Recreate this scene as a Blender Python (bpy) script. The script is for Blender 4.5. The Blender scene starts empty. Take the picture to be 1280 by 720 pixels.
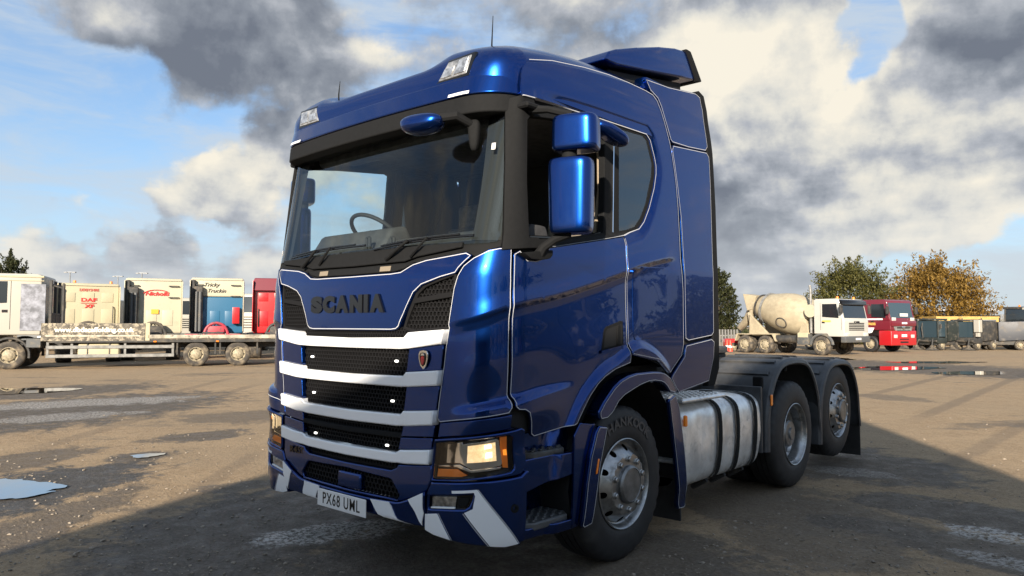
import bpy, bmesh, math, random
from mathutils import Vector, Matrix, noise as mnoise
from mathutils.geometry import delaunay_2d_cdt
random.seed(7)
PI = math.pi
S = bpy.context.scene
COL = S.collection
R = math.radians

# ------------------------------------------------------------------ camera
CAM = Vector((3.979, -4.236, 1.57))
YAW, PITCH, ROLL = R(131.75), R(2.937), R(0.137)
FPX = 917.55
fwd = Vector((math.cos(PITCH)*math.cos(YAW), math.cos(PITCH)*math.sin(YAW), math.sin(PITCH)))
rgt = fwd.cross(Vector((0, 0, 1))).normalized()
upv = rgt.cross(fwd)
rgt, upv = (math.cos(ROLL)*rgt+math.sin(ROLL)*upv), (-math.sin(ROLL)*rgt+math.cos(ROLL)*upv)
cd = bpy.data.cameras.new('camera')
cam = bpy.data.objects.new('camera', cd); COL.objects.link(cam)
cd.sensor_width = 36; cd.lens = FPX/1280*36
cd.clip_start = .05; cd.clip_end = 5000
m = Matrix((rgt, upv, -fwd)).transposed().to_4x4(); m.translation = CAM
cam.matrix_world = m
S.camera = cam

def view_dir(px, py):
    return (fwd+rgt*((px-640)/FPX)-upv*((py-360)/FPX)).normalized()

def ground_at(px, py, z=0.0):
    d = view_dir(px, py); return CAM+d*((z-CAM.z)/d.z)

def spot(px, depth):                      # ground position at a given depth below a horizontal bearing
    d = fwd+rgt*((px-640)/FPX); p = CAM+d*depth; return Vector((p.x, p.y, 0))

# ------------------------------------------------------------------ exposure, world, sun
EXPO = 1.6
SKYK = .1
SUN_EL = 19.0
SUN_DIR = R(119)                          # heading in which the light travels over the ground
S.view_settings.view_transform = 'Standard'; S.view_settings.look = 'None'
S.view_settings.exposure = EXPO; S.view_settings.gamma = 1
S.view_settings.use_curve_mapping = False
S.render.engine = 'CYCLES'
S.render.resolution_x, S.render.resolution_y = 1024, 576

class NT:
    """short-hand for building shader node trees"""
    def __init__(s, tree): s.t = tree; s.t.nodes.clear()
    def n(s, kind, **kw):
        nd = s.t.nodes.new(kind)
        for k, v in kw.items():
            if hasattr(nd, k): setattr(nd, k, v)
        return nd
    def put(s, sock, v):
        if hasattr(v, 'is_output'): s.t.links.new(v, sock)
        elif v is not None:
            try: sock.default_value = v
            except Exception:
                sock.default_value = (v[0], v[1], v[2], 1) if hasattr(v, '__len__') else (v, v, v)
    def m(s, op, a, b=None, c=None, clamp=False):
        nd = s.n('ShaderNodeMath', operation=op, use_clamp=clamp)
        for i, v in enumerate((a, b, c)):
            if v is not None: s.put(nd.inputs[i], v)
        return nd.outputs[0]
    def add(s, *a):
        r = a[0]
        for b in a[1:]: r = s.m('ADD', r, b)
        return r
    def mul(s, a, b): return s.m('MULTIPLY', a, b)
    def sub(s, a, b): return s.m('SUBTRACT', a, b)
    def v(s, op, a, b=None, scale=None):
        nd = s.n('ShaderNodeVectorMath', operation=op)
        s.put(nd.inputs[0], a)
        if b is not None: s.put(nd.inputs[1], b)
        if scale is not None: s.put(nd.inputs['Scale'], scale)
        return nd.outputs['Value'] if op in ('DOT_PRODUCT', 'LENGTH', 'DISTANCE') else nd.outputs['Vector']
    def ss(s, a, lo, hi, t0=0., t1=1.):
        nd = s.n('ShaderNodeMapRange', interpolation_type='SMOOTHSTEP')
        s.put(nd.inputs[0], a); s.put(nd.inputs[1], lo); s.put(nd.inputs[2], hi); s.put(nd.inputs[3], t0); s.put(nd.inputs[4], t1)
        return nd.outputs[0]
    def mix(s, f, a, b, blend='MIX'):
        nd = s.n('ShaderNodeMix', data_type='RGBA', blend_type=blend)
        s.put(nd.inputs[0], f)
        for i, v in ((6, a), (7, b)):
            s.put(nd.inputs[i], v if hasattr(v, 'is_output') else (v[0], v[1], v[2], 1))
        return nd.outputs[2]
    def noise(s, vec, scale=1, detail=4, rough=.5, dist=0., lac=2.0, col=False):
        nd = s.n('ShaderNodeTexNoise')
        s.put(nd.inputs['Vector'], vec); s.put(nd.inputs['Scale'], scale); s.put(nd.inputs['Detail'], detail)
        s.put(nd.inputs['Roughness'], rough); s.put(nd.inputs['Distortion'], dist); s.put(nd.inputs['Lacunarity'], lac)
        return nd.outputs['Color' if col else 'Fac']
    def sep(s, v):
        nd = s.n('ShaderNodeSeparateXYZ'); s.put(nd.inputs[0], v); return nd.outputs
    def comb(s, x, y, z):
        nd = s.n('ShaderNodeCombineXYZ')
        for i, v in enumerate((x, y, z)): s.put(nd.inputs[i], v)
        return nd.outputs[0]

world = bpy.data.worlds.new('World'); S.world = world; world.use_nodes = True
w = NT(world.node_tree)
tc = w.n('ShaderNodeTexCoord')
dirv = w.v('NORMALIZE', tc.outputs['Generated'])
sky = w.n('ShaderNodeTexSky', sky_type='NISHITA', sun_disc=False, sun_elevation=R(SUN_EL),
          sun_rotation=PI/2-(SUN_DIR+PI), air_density=1.0, dust_density=1.2, ozone_density=1.6)
# named cloud masses: (px, py, radius in px, weight): positive thickens, negative opens the blue
MASSES = [(165, 60, 85, .14), (255, 90, 120, .15), (385, 115, 80, .12), (140, 20, 100, .10), (600, 30, 170, .05), (30, 195, 45, .20), (345, 190, 30, .10), (790, 20, 110, .03),
          (960, 60, 85, .26), (890, 140, 110, .20), (1000, 220, 120, .24), (1110, 190, 120, .22), (1225, 200, 90, .20), (900, 290, 110, .20),
          (1160, 80, 100, .17), (1265, 110, 100, .15), (222, 244, 26, .13), (275, 243, 28, .13), (120, 305, 90, .03), (265, 312, 70, .05), (345, 235, 40, .10), (95, 275, 30, .10), (185, 300, 34, .10), (300, 268, 24, .09), (50, 325, 30, .09), (330, 325, 38, .10), (215, 342, 36, .09), (120, 340, 30, .08), (970, 335, 90, .08), (1250, 352, 60, .06),
          (1078, 55, 48, -.50), (1090, 110, 30, -.2), (1170, 318, 85, -.26), (1270, 325, 60, -.2), (60, 100, 80, -.22), (215, 195, 110, -.17), (400, 215, 70, -.06), (110, 170, 90, -.16)]
BRIGHT = [(955, 60, 115, .78), (875, 150, 60, .35), (1110, 215, 110, .50), (1235, 205, 80, .50), (1040, 255, 60, .35), (250, 240, 50, .10), (190, 300, 130, .30), (880, 100, 60, .22), (560, 70, 60, .15), (720, 60, 60, .12), (345, 235, 40, .2), (990, 340, 120, .12)]
DARK = [(165, 65, 100, .12), (255, 90, 130, .15), (390, 110, 90, .14), (600, 20, 170, .13), (30, 195, 60, .30), (1180, 90, 120, .22), (930, 295, 100, .30), (860, 215, 70, .16), (985, 150, 50, .30), (1040, 265, 40, .12), (1130, 275, 60, .22), (60, 5, 140, .16), (800, 15, 110, .10), (340, 190, 40, .25), (920, 230, 50, .18), (200, 335, 60, .04)]
def blobs(lst, vec):
    tot = None
    for px, py, rp, wt in lst:
        c = view_dir(px, py); ro = math.cos(math.atan(rp*1.7/FPX))
        b = w.ss(w.v('DOT_PRODUCT', vec, tuple(c)), ro, 1.0, 0., wt)
        tot = b if tot is None else w.add(tot, b)
    return tot
warp = w.noise(dirv, 6, 6, .55, col=True)
wv = w.v('ADD', dirv, w.v('SCALE', w.v('SUBTRACT', warp, (.5, .5, .5)), scale=.16))
wv = w.v('NORMALIZE', wv)
def density(vec, detail=10.):
    x, y, z = w.sep(vec)
    den = w.add(w.m('MAXIMUM', z, .0), .20)
    p = w.comb(w.m('DIVIDE', x, den), w.m('DIVIDE', y, den), w.mul(z, 3.0))
    return w.add(w.mul(w.noise(p, 1.25, detail, .56, .1), .5), w.mul(w.noise(vec, 7.5, detail, .58, .15), .5))
zz = w.sep(dirv)[2]
def lift(k): return w.v('NORMALIZE', w.v('ADD', dirv, (.35*k, -.35*k, k)))
d0 = density(dirv); d1 = density(lift(.022)); c0 = density(dirv, 2.5); c1 = density(lift(.075), 2.5)
den = w.add(d0, blobs(MASSES, wv))
cover = w.ss(den, .49, .60)
veil = w.ss(w.noise(w.v('MULTIPLY', dirv, (2.2, 2.2, 8)), 1.8, 8, .62, .5), .36, .66, .12, .85)
t = w.add(.53, w.mul(w.sub(d0, d1), 2.4), w.mul(w.sub(c0, c1), 1.9), w.mul(blobs(BRIGHT, wv), .50), w.mul(blobs(DARK, wv), -.62), w.mul(w.ss(den, .60, 1.0), -.10), w.mul(w.sub(w.noise(dirv, 13, 10, .62, .2), .5), .75))
K = 1/(2**EXPO*SKYK)
def kc(r, g, b): return (r*K, g*K, b*K)
ramp = w.n('ShaderNodeValToRGB'); el = ramp.color_ramp.elements
el[0].position = .05; el[0].color = (*kc(.175, .20, .25), 1)
el[1].position = 1.0; el[1].color = (*kc(.95, .89, .76), 1)
for pos, c in ((.30, (.28, .31, .36)), (.52, (.46, .485, .53)), (.75, (.74, .73, .68))):
    e = el.new(pos); e.color = (*kc(*c), 1)
w.put(ramp.inputs[0], t)
blue = w.mix(.62, w.mix(1., sky.outputs[0], (.60, .80, 1.0), 'MULTIPLY'), w.mix(w.ss(zz, .0, .45), kc(.46, .62, .75), kc(.16, .32, .57)))
skyc = w.mix(veil, blue, kc(.60, .68, .76))
skyc = w.mix(cover, skyc, ramp.outputs[0])
skyc = w.mix(w.ss(zz, .20, .0, 0., .62), skyc, kc(.66, .70, .74))
bg = w.n('ShaderNodeBackground'); w.put(bg.inputs[0], skyc); bg.inputs[1].default_value = SKYK
w.t.links.new(bg.outputs[0], w.n('ShaderNodeOutputWorld').inputs[0])

sl = bpy.data.lights.new('sun', 'SUN'); sl.energy = 3.6; sl.angle = R(.55); sl.color = (1, .87, .70)
sun = bpy.data.objects.new('sun', sl); COL.objects.link(sun)
ld = Vector((math.cos(SUN_DIR)*math.cos(R(SUN_EL)), math.sin(SUN_DIR)*math.cos(R(SUN_EL)), -math.sin(R(SUN_EL))))
sun.rotation_euler = ld.to_track_quat('-Z', 'Y').to_euler(); sun.location = (0, 0, 30)

# ------------------------------------------------------------------ materials
MATS = {}
def mat(name, col=(.5, .5, .5), rough=.5, metal=0., coat=0., spec=.5, var=0., vscale=8., bump=0., bscale=60., emit=None, estr=0., col2=None, dirt=None, dscale=3., dlo=.5, dhi=.7, crough=.05):
    if name in MATS: return MATS[name]
    M = bpy.data.materials.new(name); M.use_nodes = True
    n = NT(M.node_tree)
    b = n.n('ShaderNodeBsdfPrincipled'); o = n.n('ShaderNodeOutputMaterial'); n.t.links.new(b.outputs[0], o.inputs[0])
    b.inputs['Base Color'].default_value = (*col, 1); b.inputs['Roughness'].default_value = rough
    b.inputs['Metallic'].default_value = metal; b.inputs['Coat Weight'].default_value = coat; b.inputs['Coat Roughness'].default_value = crough
    b.inputs['Specular IOR Level'].default_value = spec
    pos = n.n('ShaderNodeTexCoord').outputs['Object']
    c = None
    if var:
        f = n.noise(pos, vscale, 6, .6)
        lo = tuple(max(0, x*(1-var)) for x in col); hi = col2 or tuple(min(1, x*(1+var)) for x in col)
        c = n.mix(n.ss(f, .3, .7), lo, hi)
    if dirt:
        f = n.ss(n.noise(pos, dscale, 8, .65, .3), dlo, dhi)
        c = n.mix(f, c if c is not None else col, dirt)
        n.put(b.inputs['Roughness'], n.add(rough, n.mul(f, max(0, .75-rough))))
    if c is not None: n.put(b.inputs['Base Color'], c)
    if bump:
        bp = n.n('ShaderNodeBump'); bp.inputs['Strength'].default_value = bump; bp.inputs['Distance'].default_value = .01
        n.put(bp.inputs['Height'], n.noise(pos, bscale, 5, .6)); n.t.links.new(bp.outputs[0], b.inputs['Normal'])
    if emit:
        b.inputs['Emission Color'].default_value = (*emit, 1); b.inputs['Emission Strength'].default_value = estr
    MATS[name] = M
    return M

def glassmat(name, tint=(.85, .92, .93), ior=1.5, rough=.0, boost=0.):
    if name in MATS: return MATS[name]
    M = bpy.data.materials.new(name); M.use_nodes = True; n = NT(M.node_tree)
    fr = n.n('ShaderNodeFresnel'); fr.inputs[0].default_value = ior
    tr = n.n('ShaderNodeBsdfTransparent'); tr.inputs[0].default_value = (*tint, 1)
    gl = n.n('ShaderNodeBsdfGlossy'); gl.inputs['Roughness'].default_value = rough; gl.inputs[0].default_value = (1, 1, 1, 1)
    mx = n.n('ShaderNodeMixShader'); n.put(mx.inputs[0], n.m('ADD', fr.outputs[0], boost, clamp=True))
    n.t.links.new(tr.outputs[0], mx.inputs[1]); n.t.links.new(gl.outputs[0], mx.inputs[2])
    n.t.links.new(mx.outputs[0], n.n('ShaderNodeOutputMaterial').inputs[0])
    MATS[name] = M
    return M

BLUE = mat('blue_metallic_paint', (.0022, .030, .172), .26, .93, .62, .3, var=.22, vscale=420, crough=.015)
PINE = mat('white_pinstripe', (.45, .46, .49), .45)
WHITE = mat('white_gloss', (.80, .82, .85), .22, 0, .4, dirt=(.55, .54, .52), dscale=5, dlo=.55, dhi=.85)
BLACKP = mat('black_plastic', (.010, .0105, .0115), .78, spec=.12, var=.08, vscale=40, bump=.04, bscale=300)
MESHM = mat('grille_black', (.008, .008, .009), .72, spec=.15)
GLOSSB = mat('gloss_black', (.006, .006, .007), .12, 0, .15, .35)
DARKM = mat('dark_void', (.006, .006, .007), .8)
RUBBER = mat('tyre_rubber', (.013, .013, .0145), .62, var=.3, vscale=14, dirt=(.035, .033, .03), dscale=6, dlo=.5, dhi=.8)
STEEL = mat('wheel_steel', (.36, .365, .37), .30, .9, var=.25, vscale=9, dirt=(.10, .095, .09), dscale=7, dlo=.5, dhi=.75)
ALU = mat('tank_aluminium', (.80, .81, .81), .36, .62, var=.18, vscale=6, dirt=(.36, .345, .32), dscale=4.5, dlo=.48, dhi=.75)
CHROME = mat('chrome', (.75, .76, .78), .08, 1.0)
FENDER = mat('rear_fender_plastic', (.042, .046, .053), .42, var=.25, vscale=10, dirt=(.075, .07, .065), dscale=4, dlo=.5, dhi=.85)
CHASSIS = mat('chassis_paint', (.03, .03, .032), .6, var=.3, vscale=9, dirt=(.09, .075, .06), dscale=6)
ORANGE = mat('amber_lens', (.75, .20, .02), .18, 0, .5, emit=(1, .28, .02), estr=.02)
ORANGELIT = mat('amber_lens_lit', (.9, .25, .02), .2, 0, .5, emit=(1, .32, .03), estr=.35)
LAMPLIT = mat('headlamp_glow', (.9, .8, .6), .3, emit=(1, .66, .30), estr=.30, var=.5, vscale=22)
LAMPHOT = mat('headlamp_bulb', (1, .9, .7), .3, emit=(1, .80, .5), estr=1.2)
LED = mat('led_white', (1, 1, 1), .3, emit=(1, .97, .9), estr=1.0)
LENS = glassmat('clear_lens', (.95, .95, .95), 1.45)
WSGLASS = glassmat('windscreen_glass', (.80, .88, .88), 1.46, boost=.004)
SIDEGLASS = glassmat('tinted_side_glass', (.16, .22, .25), 1.55, boost=.06)
CLEARGLASS = glassmat('clear_side_glass', (.86, .93, .93), 1.45)
INTER = mat('interior_dark', (.012, .0125, .014), .7, var=.3, vscale=12)
INTER2 = mat('interior_grey', (.10, .10, .105), .7, var=.3, vscale=12)
SEATM = mat('seat_fabric', (.14, .12, .10), .9, var=.3, vscale=20)
PLATE = mat('plate_white', (.70, .70, .70), .35)
INK = mat('black_ink', (.008, .008, .009), .4)

# ------------------------------------------------------------------ object helpers
def link(o, parent=None):
    COL.objects.link(o)
    if parent is not None: o.parent = parent
    return o
def empty(name, loc=(0, 0, 0), rz=0., parent=None):
    o = bpy.data.objects.new(name, None); o.empty_display_size = .2
    o.location = loc; o.rotation_euler = (0, 0, rz)
    return link(o, parent)
def tag(o, label=None, cat=None, group=None, kind=None):
    for k, v in (('label', label), ('category', cat), ('group', group), ('kind', kind)):
        if v: o[k] = v
    return o
def mesh(name, verts, faces, material, parent=None, smooth=False, normals=None, angle=None):
    me = bpy.data.meshes.new(name); me.from_pydata([tuple(v) for v in verts], [], [tuple(f) for f in faces]); me.materials.append(material)
    if smooth or normals: me.shade_smooth()
    me.update()
    if normals: me.normals_split_custom_set_from_vertices([tuple(v) for v in normals])
    elif smooth and angle: me.set_sharp_from_angle(angle=angle)
    return link(bpy.data.objects.new(name, me), parent)
class MB:
    """collects shapes for one mesh object"""
    def __init__(s): s.v = []; s.f = []
    def add(s, vs, fs):
        k = len(s.v); s.v += [Vector(p) for p in vs]; s.f += [tuple(i+k for i in f) for f in fs]; return s
    def bm(s, b):
        b.verts.index_update(); s.add([p.co.copy() for p in b.verts], [[p.index for p in f.verts] for f in b.faces]); b.free(); return s
    def box(s, c, d, bev=0., seg=1, rz=0., rot=None):
        b = bmesh.new(); bmesh.ops.create_cube(b, size=1)
        bmesh.ops.scale(b, vec=d, verts=b.verts)
        if bev: bmesh.ops.bevel(b, geom=b.edges[:], offset=min(bev, min(d)*.45), segments=seg, affect='EDGES', profile=.6)
        mt = Matrix.Translation(c) @ (rot.to_4x4() if rot else Matrix.Rotation(rz, 4, 'Z'))
        bmesh.ops.transform(b, matrix=mt, verts=b.verts)
        return s.bm(b)
    def span(s, a, b, bev=0., seg=1):
        return s.box([(p+q)/2 for p, q in zip(a, b)], [abs(p-q) for p, q in zip(a, b)], bev, seg)
    def prism(s, poly, a, b, axis='x', bev=0., seg=1):
        """extrude a 2-D outline along an axis; x: (y,z)  y: (x,z)  z: (x,y)"""
        pl = {'x': lambda p, t: (t, p[0], p[1]), 'y': lambda p, t: (p[0], t, p[1]), 'z': lambda p, t: (p[0], p[1], t)}[axis]
        bm_ = bmesh.new()
        A = [bm_.verts.new(pl(p, a)) for p in poly]; B = [bm_.verts.new(pl(p, b)) for p in poly]; n = len(poly)
        bm_.faces.new(A); bm_.faces.new(B[::-1])
        for i in range(n): bm_.faces.new((A[i], B[i], B[(i+1) % n], A[(i+1) % n]))
        bmesh.ops.recalc_face_normals(bm_, faces=bm_.faces[:])
        if bev: bmesh.ops.bevel(bm_, geom=bm_.edges[:], offset=bev, segments=seg, affect='EDGES', profile=.6, clamp_overlap=True)
        return s.bm(bm_)
    def tube(s, pts, r, seg=8, cap=True):
        pts = [Vector(p) for p in pts]; n = len(pts); rr = r if hasattr(r, '__len__') else [r]*n
        base = len(s.v); prev = None
        for i, p in enumerate(pts):
            d = (pts[min(i+1, n-1)]-pts[max(i-1, 0)]).normalized()
            u = prev if prev is not None else (Vector((0, 0, 1)) if abs(d.z) < .9 else Vector((1, 0, 0)))
            a = (u-d*u.dot(d)).normalized(); prev = a; b = d.cross(a)
            s.v += [p+(a*math.cos(t*2*PI/seg)+b*math.sin(t*2*PI/seg))*rr[i] for t in range(seg)]
        for i in range(n-1):
            for t in range(seg):
                q = base+i*seg
                s.f.append((q+t, q+(t+1) % seg, q+seg+(t+1) % seg, q+seg+t))
        if cap:
            s.f.append(tuple(base+t for t in range(seg))[::-1]); s.f.append(tuple(base+(n-1)*seg+t for t in range(seg)))
        return s
    def lathe(s, prof, seg=32, mt=None, close=False):
        """profile of (radius, x); spun about the local x axis"""
        base = len(s.v); n = len(prof); mt = mt or Matrix()
        for r, x in prof:
            for t in range(seg):
                a = 2*PI*t/seg; s.v.append(mt @ Vector((x, r*math.cos(a), r*math.sin(a))))
        for i in range(n if close else n-1):
            for t in range(seg):
                p = base+i*seg; q = base+((i+1) % n)*seg
                s.f.append((p+t, p+(t+1) % seg, q+(t+1) % seg, q+t))
        return s
    def grid(s, P, nu, nv, wrap=False):
        base = len(s.v)
        for i in range(nu+1):
            for j in range(nv+1): s.v.append(Vector(P(i/nu, j/nv)))
        for i in range(nu):
            for j in range(nv):
                p = base+i*(nv+1)+j; s.f.append((p, p+nv+1, p+nv+2, p+1))
        return s
    def xf(s, mt): s.v = [mt @ p for p in s.v]; return s
    def mirror(s): s.v = [Vector((-p.x, p.y, p.z)) for p in s.v]; s.f = [f[::-1] for f in s.f]; return s
    def copy(s): r = MB(); r.v = [p.copy() for p in s.v]; r.f = list(s.f); return r
    def build(s, name, material, parent=None, smooth=True, angle=R(35)):
        return mesh(name, s.v, s.f, material, parent, smooth, None, angle)
def copy_tree(o, parent=None):
    c = o.copy(); COL.objects.link(c); c.parent = parent
    for ch in list(o.children): copy_tree(ch, c)
    return c
def text_mb(txt, size, extrude=.002, offset=0., shear=0., sx=1., spacing=1., align='CENTER'):
    cu = bpy.data.curves.new('lettering', 'FONT'); cu.body = txt; cu.size = size; cu.extrude = extrude; cu.offset = offset
    cu.shear = shear; cu.space_character = spacing; cu.align_x = align; cu.align_y = 'CENTER'; cu.resolution_u = 4
    o = bpy.data.objects.new('lettering', cu); COL.objects.link(o)
    dg = bpy.context.evaluated_depsgraph_get(); me = o.evaluated_get(dg).to_mesh()
    r = MB(); r.add([(v.co.x*sx, v.co.y, v.co.z) for v in me.vertices], [tuple(p.vertices) for p in me.polygons])
    o.evaluated_get(dg).to_mesh_clear(); bpy.data.objects.remove(o); bpy.data.curves.remove(cu)
    return r
def face_frame(origin, right, upd):
    """matrix that maps text/plate space (x right, y up, z out) to a plane"""
    x = Vector(right).normalized(); z = x.cross(Vector(upd)).normalized(); y = z.cross(x)
    M = Matrix((x, y, z)).transposed().to_4x4(); M.translation = Vector(origin); return M

# ---- planar triangulation with real edges
def inside(p, poly):
    c = False; j = len(poly)-1
    for i in range(len(poly)):
        (xi, yi), (xj, yj) = poly[i], poly[j]
        if (yi > p[1]) != (yj > p[1]) and p[0] < (xj-xi)*(p[1]-yi)/(yj-yi)+xi: c = not c
        j = i
    return c
def segdist(p, a, b):
    dx, dy = b[0]-a[0], b[1]-a[1]; L = dx*dx+dy*dy
    t = 0 if L == 0 else max(0, min(1, ((p[0]-a[0])*dx+(p[1]-a[1])*dy)/L))
    return math.hypot(p[0]-a[0]-t*dx, p[1]-a[1]-t*dy)
def polydist(p, poly): return min(segdist(p, poly[i], poly[(i+1) % len(poly)]) for i in range(len(poly)))
def resample(poly, step, closed=True):
    out = []; n = len(poly)
    for i in range(n if closed else n-1):
        a, b = poly[i], poly[(i+1) % n]; k = max(1, int(math.ceil(math.hypot(b[0]-a[0], b[1]-a[1])/step)))
        out += [(a[0]+(b[0]-a[0])*t/k, a[1]+(b[1]-a[1])*t/k) for t in range(k)]
    if not closed: out.append(poly[-1])
    return out
def area(poly): return sum(poly[i][0]*poly[(i+1) % len(poly)][1]-poly[(i+1) % len(poly)][0]*poly[i][1] for i in range(len(poly)))/2
def ccw(poly): return list(poly) if area(poly) > 0 else list(poly)[::-1]
def inset(poly, d, closed=True):
    """move an outline (ccw) inwards by d with mitred corners"""
    n = len(poly); out = []
    for i in range(n):
        p = poly[i]; a = poly[i-1] if (closed or i) else None; b = poly[(i+1) % n] if (closed or i < n-1) else None
        ns = []
        for q, r in ((a, p), (p, b)):
            if q is None or r is None: continue
            dx, dy = r[0]-q[0], r[1]-q[1]; L = math.hypot(dx, dy)
            if L > 1e-9: ns.append((-dy/L, dx/L))
        if not ns: out.append(p); continue
        mx, my = sum(q[0] for q in ns)/len(ns), sum(q[1] for q in ns)/len(ns); L = mx*mx+my*my
        k = min(1/max(L, 1e-6), 1.8)
        out.append((p[0]+mx*d*k, p[1]+my*d*k))
    return out
def cdt(outer, holes=(), step=.05, lines=()):
    vs = []; es = []; xp = [p for ln in lines for p in ln if inside(p, outer) and polydist(p, outer) > .008 and all((not inside(p, h)) and polydist(p, h) > .008 for h in holes)]
    cell = {}
    for p in xp: cell.setdefault((int(p[0]/step), int(p[1]/step)), []).append(p)
    def near(p):
        i, j = int(p[0]/step), int(p[1]/step)
        return any(math.hypot(p[0]-q[0], p[1]-q[1]) < step*.55 for a in (-1, 0, 1) for b_ in (-1, 0, 1) for q in cell.get((i+a, j+b_), ()))
    for lp in [outer]+list(holes):
        k = len(vs); vs += lp; es += [(k+i, k+(i+1) % len(lp)) for i in range(len(lp))]
    xs = [p[0] for p in outer]; ys = [p[1] for p in outer]
    x = min(xs)+step/2; row = 0
    while x < max(xs):
        y = min(ys)+step*(.25 if row % 2 else .75)
        while y < max(ys):
            p = (x, y)
            if inside(p, outer) and polydist(p, outer) > step*.45 and all((not inside(p, h)) and polydist(p, h) > step*.45 for h in holes) and not near(p): vs.append(p)
            y += step
        x += step; row += 1
    vs += xp
    r = delaunay_2d_cdt([Vector(p) for p in vs], es, [], 0, 1e-6)
    V = [(p.x, p.y) for p in r[0]]; F = []
    for f in r[2]:
        c = (sum(V[i][0] for i in f)/3, sum(V[i][1] for i in f)/3)
        if inside(c, outer) and not any(inside(c, h) for h in holes):
            F.append(tuple(f) if area([V[i] for i in f]) > 0 else tuple(f)[::-1])
    return V, F
def islands(b):
    par = list(range(len(b.v)))
    def find(i):
        while par[i] != i: par[i] = par[par[i]]; i = par[i]
        return i
    for f in b.f:
        r = find(f[0])
        for i in f[1:]: par[find(i)] = r
    out = {}
    for f in b.f: out.setdefault(find(f[0]), []).append(f)
    res = []
    for fs_ in out.values():
        ids = sorted({i for f in fs_ for i in f}); mp = {i: k for k, i in enumerate(ids)}
        q = MB(); q.v = [b.v[i] for i in ids]; q.f = [tuple(mp[i] for i in f) for f in fs_]; res.append(q)
    return res
# ------------------------------------------------------------------ ground
GM = bpy.data.materials.new('yard_ground'); GM.use_nodes = True; g = NT(GM.node_tree)
gb = g.n('ShaderNodeBsdfPrincipled'); g.t.links.new(gb.outputs[0], g.n('ShaderNodeOutputMaterial').inputs[0])
P = g.n('ShaderNodeTexCoord').outputs['Object']
lat = Vector((rgt.x, rgt.y, 0)).normalized(); dep = Vector((fwd.x, fwd.y, 0)).normalized()
big = g.noise(P, .22, 6, .6, .4); mid = g.noise(P, 1.6, 7, .65, .2); fine = g.noise(P, 34, 5, .7); grit = g.noise(P, 150, 3, .6)
streak = g.noise(g.comb(g.mul(g.v('DOT_PRODUCT', P, tuple(lat)), .16), g.mul(g.v('DOT_PRODUCT', P, tuple(dep)), .55), 0), 1., 7, .62, .5)
# wet and stained patches with their own outline, strengthened to darken the shaded yard: (px, py, half width, half height, strength, darkness)
STAIN_SHADE = [(30, 613, 125, 30, 1.), (60, 515, 190, 20, .85), (330, 520, 110, 8, .6), (180, 571, 45, 7, .8), (250, 545, 60, 7, .8), (40, 660, 60, 45, .7), (35, 575, 60, 14, .7), (300, 608, 60, 7, .7),
          (60, 490, 120, 8, .8), (330, 660, 190, 60, .85), (560, 700, 260, 50, .85), (760, 690, 200, 40, .7), (1000, 640, 160, 30, .6), (900, 610, 130, 22, .55), (1060, 575, 110, 22, .8), (1190, 640, 120, 18, .8), (1080, 657, 90, 12, .8), (1010, 585, 80, 14, .7),
          (1240, 690, 110, 26, .75), (1000, 452, 130, 8, .8), (1170, 461, 140, 8, .8), (1110, 497, 40, 4, .5), (1010, 680, 120, 25, .5), (215, 690, 140, 30, .6)]
PALE = [(410, 666, 95, 13, 1.), (1240, 668, 60, 8, .8), (1010, 560, 40, 5, .5), (120, 503, 120, 5, .6), (1235, 672, 40, 6, .5), (70, 522, 80, 5, .5), (1060, 590, 60, 5, .35), (1250, 700, 40, 8, .5)]
edge = g.add(g.mul(g.sub(g.noise(P, 2.2, 8, .72, .5), .5), 2.0), g.mul(g.sub(g.noise(P, 11, 6, .7), .5), .7))
def patches(lst):
    tot = None
    for px, py, hw, hh, k in lst:
        c = ground_at(px, py); L = ground_at(px+hw, py)-c; D = ground_at(px, py-hh)-c
        q = g.v('SUBTRACT', P, tuple(c))
        a = g.v('DOT_PRODUCT', q, tuple(L/L.length_squared)); b = g.v('DOT_PRODUCT', q, tuple(D/D.length_squared))
        rr = g.add(g.m('SQRT', g.add(g.mul(a, a), g.mul(b, b))), edge)
        o = g.ss(rr, 1.05, .72, 0., k)
        tot = o if tot is None else g.m('MAXIMUM', tot, o)
    return tot
def tracks(lst):
    tot = None
    for a, b, wd_, k in lst:
        A, B = ground_at(*a), ground_at(*b); c = (A+B)/2; L = (B-A)/2; n_ = Vector((-L.y, L.x, 0)).normalized()*wd_
        q = g.v('SUBTRACT', P, tuple(c)); u = g.m('ABSOLUTE', g.v('DOT_PRODUCT', q, tuple(L/L.length_squared))); v_ = g.m('ABSOLUTE', g.add(g.v('DOT_PRODUCT', q, tuple(n_/n_.length_squared)), g.mul(edge, .5)))
        o = g.mul(g.ss(u, 1.0, .7), g.ss(v_, 1.2, .5, 0., k)); tot = o if tot is None else g.m('MAXIMUM', tot, o)
    return tot
TRACKS = [((1060, 500), (1245, 455), .16, .55), ((1125, 532), (1290, 464), .16, .55), ((1150, 600), (1300, 520), .14, .4), ((-20, 548), (300, 470), .16, .4), ((-20, 580), (330, 478), .16, .4), ((120, 690), (330, 560), .12, .35)]
trk = tracks(TRACKS)
damp_shade = g.m('MAXIMUM', patches(STAIN_SHADE), g.ss(g.add(g.mul(streak, .7), g.mul(mid, .3)), .55, .61, 0., .55))  # wet patches and streaks; the near patches also deepen the shade
pale = g.mul(patches(PALE), g.ss(g.noise(P, 24, 6, .75), .43, .56))
coarse = g.noise(P, 7.5, 6, .72, .3); pebb = g.noise(P, 19, 5, .7)
dry = g.mix(g.ss(mid, .3, .7), (.215, .145, .080), (.300, .215, .126))
dry = g.mix(g.ss(coarse, .40, .62, .0, .55), dry, (.36, .265, .165))
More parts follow.
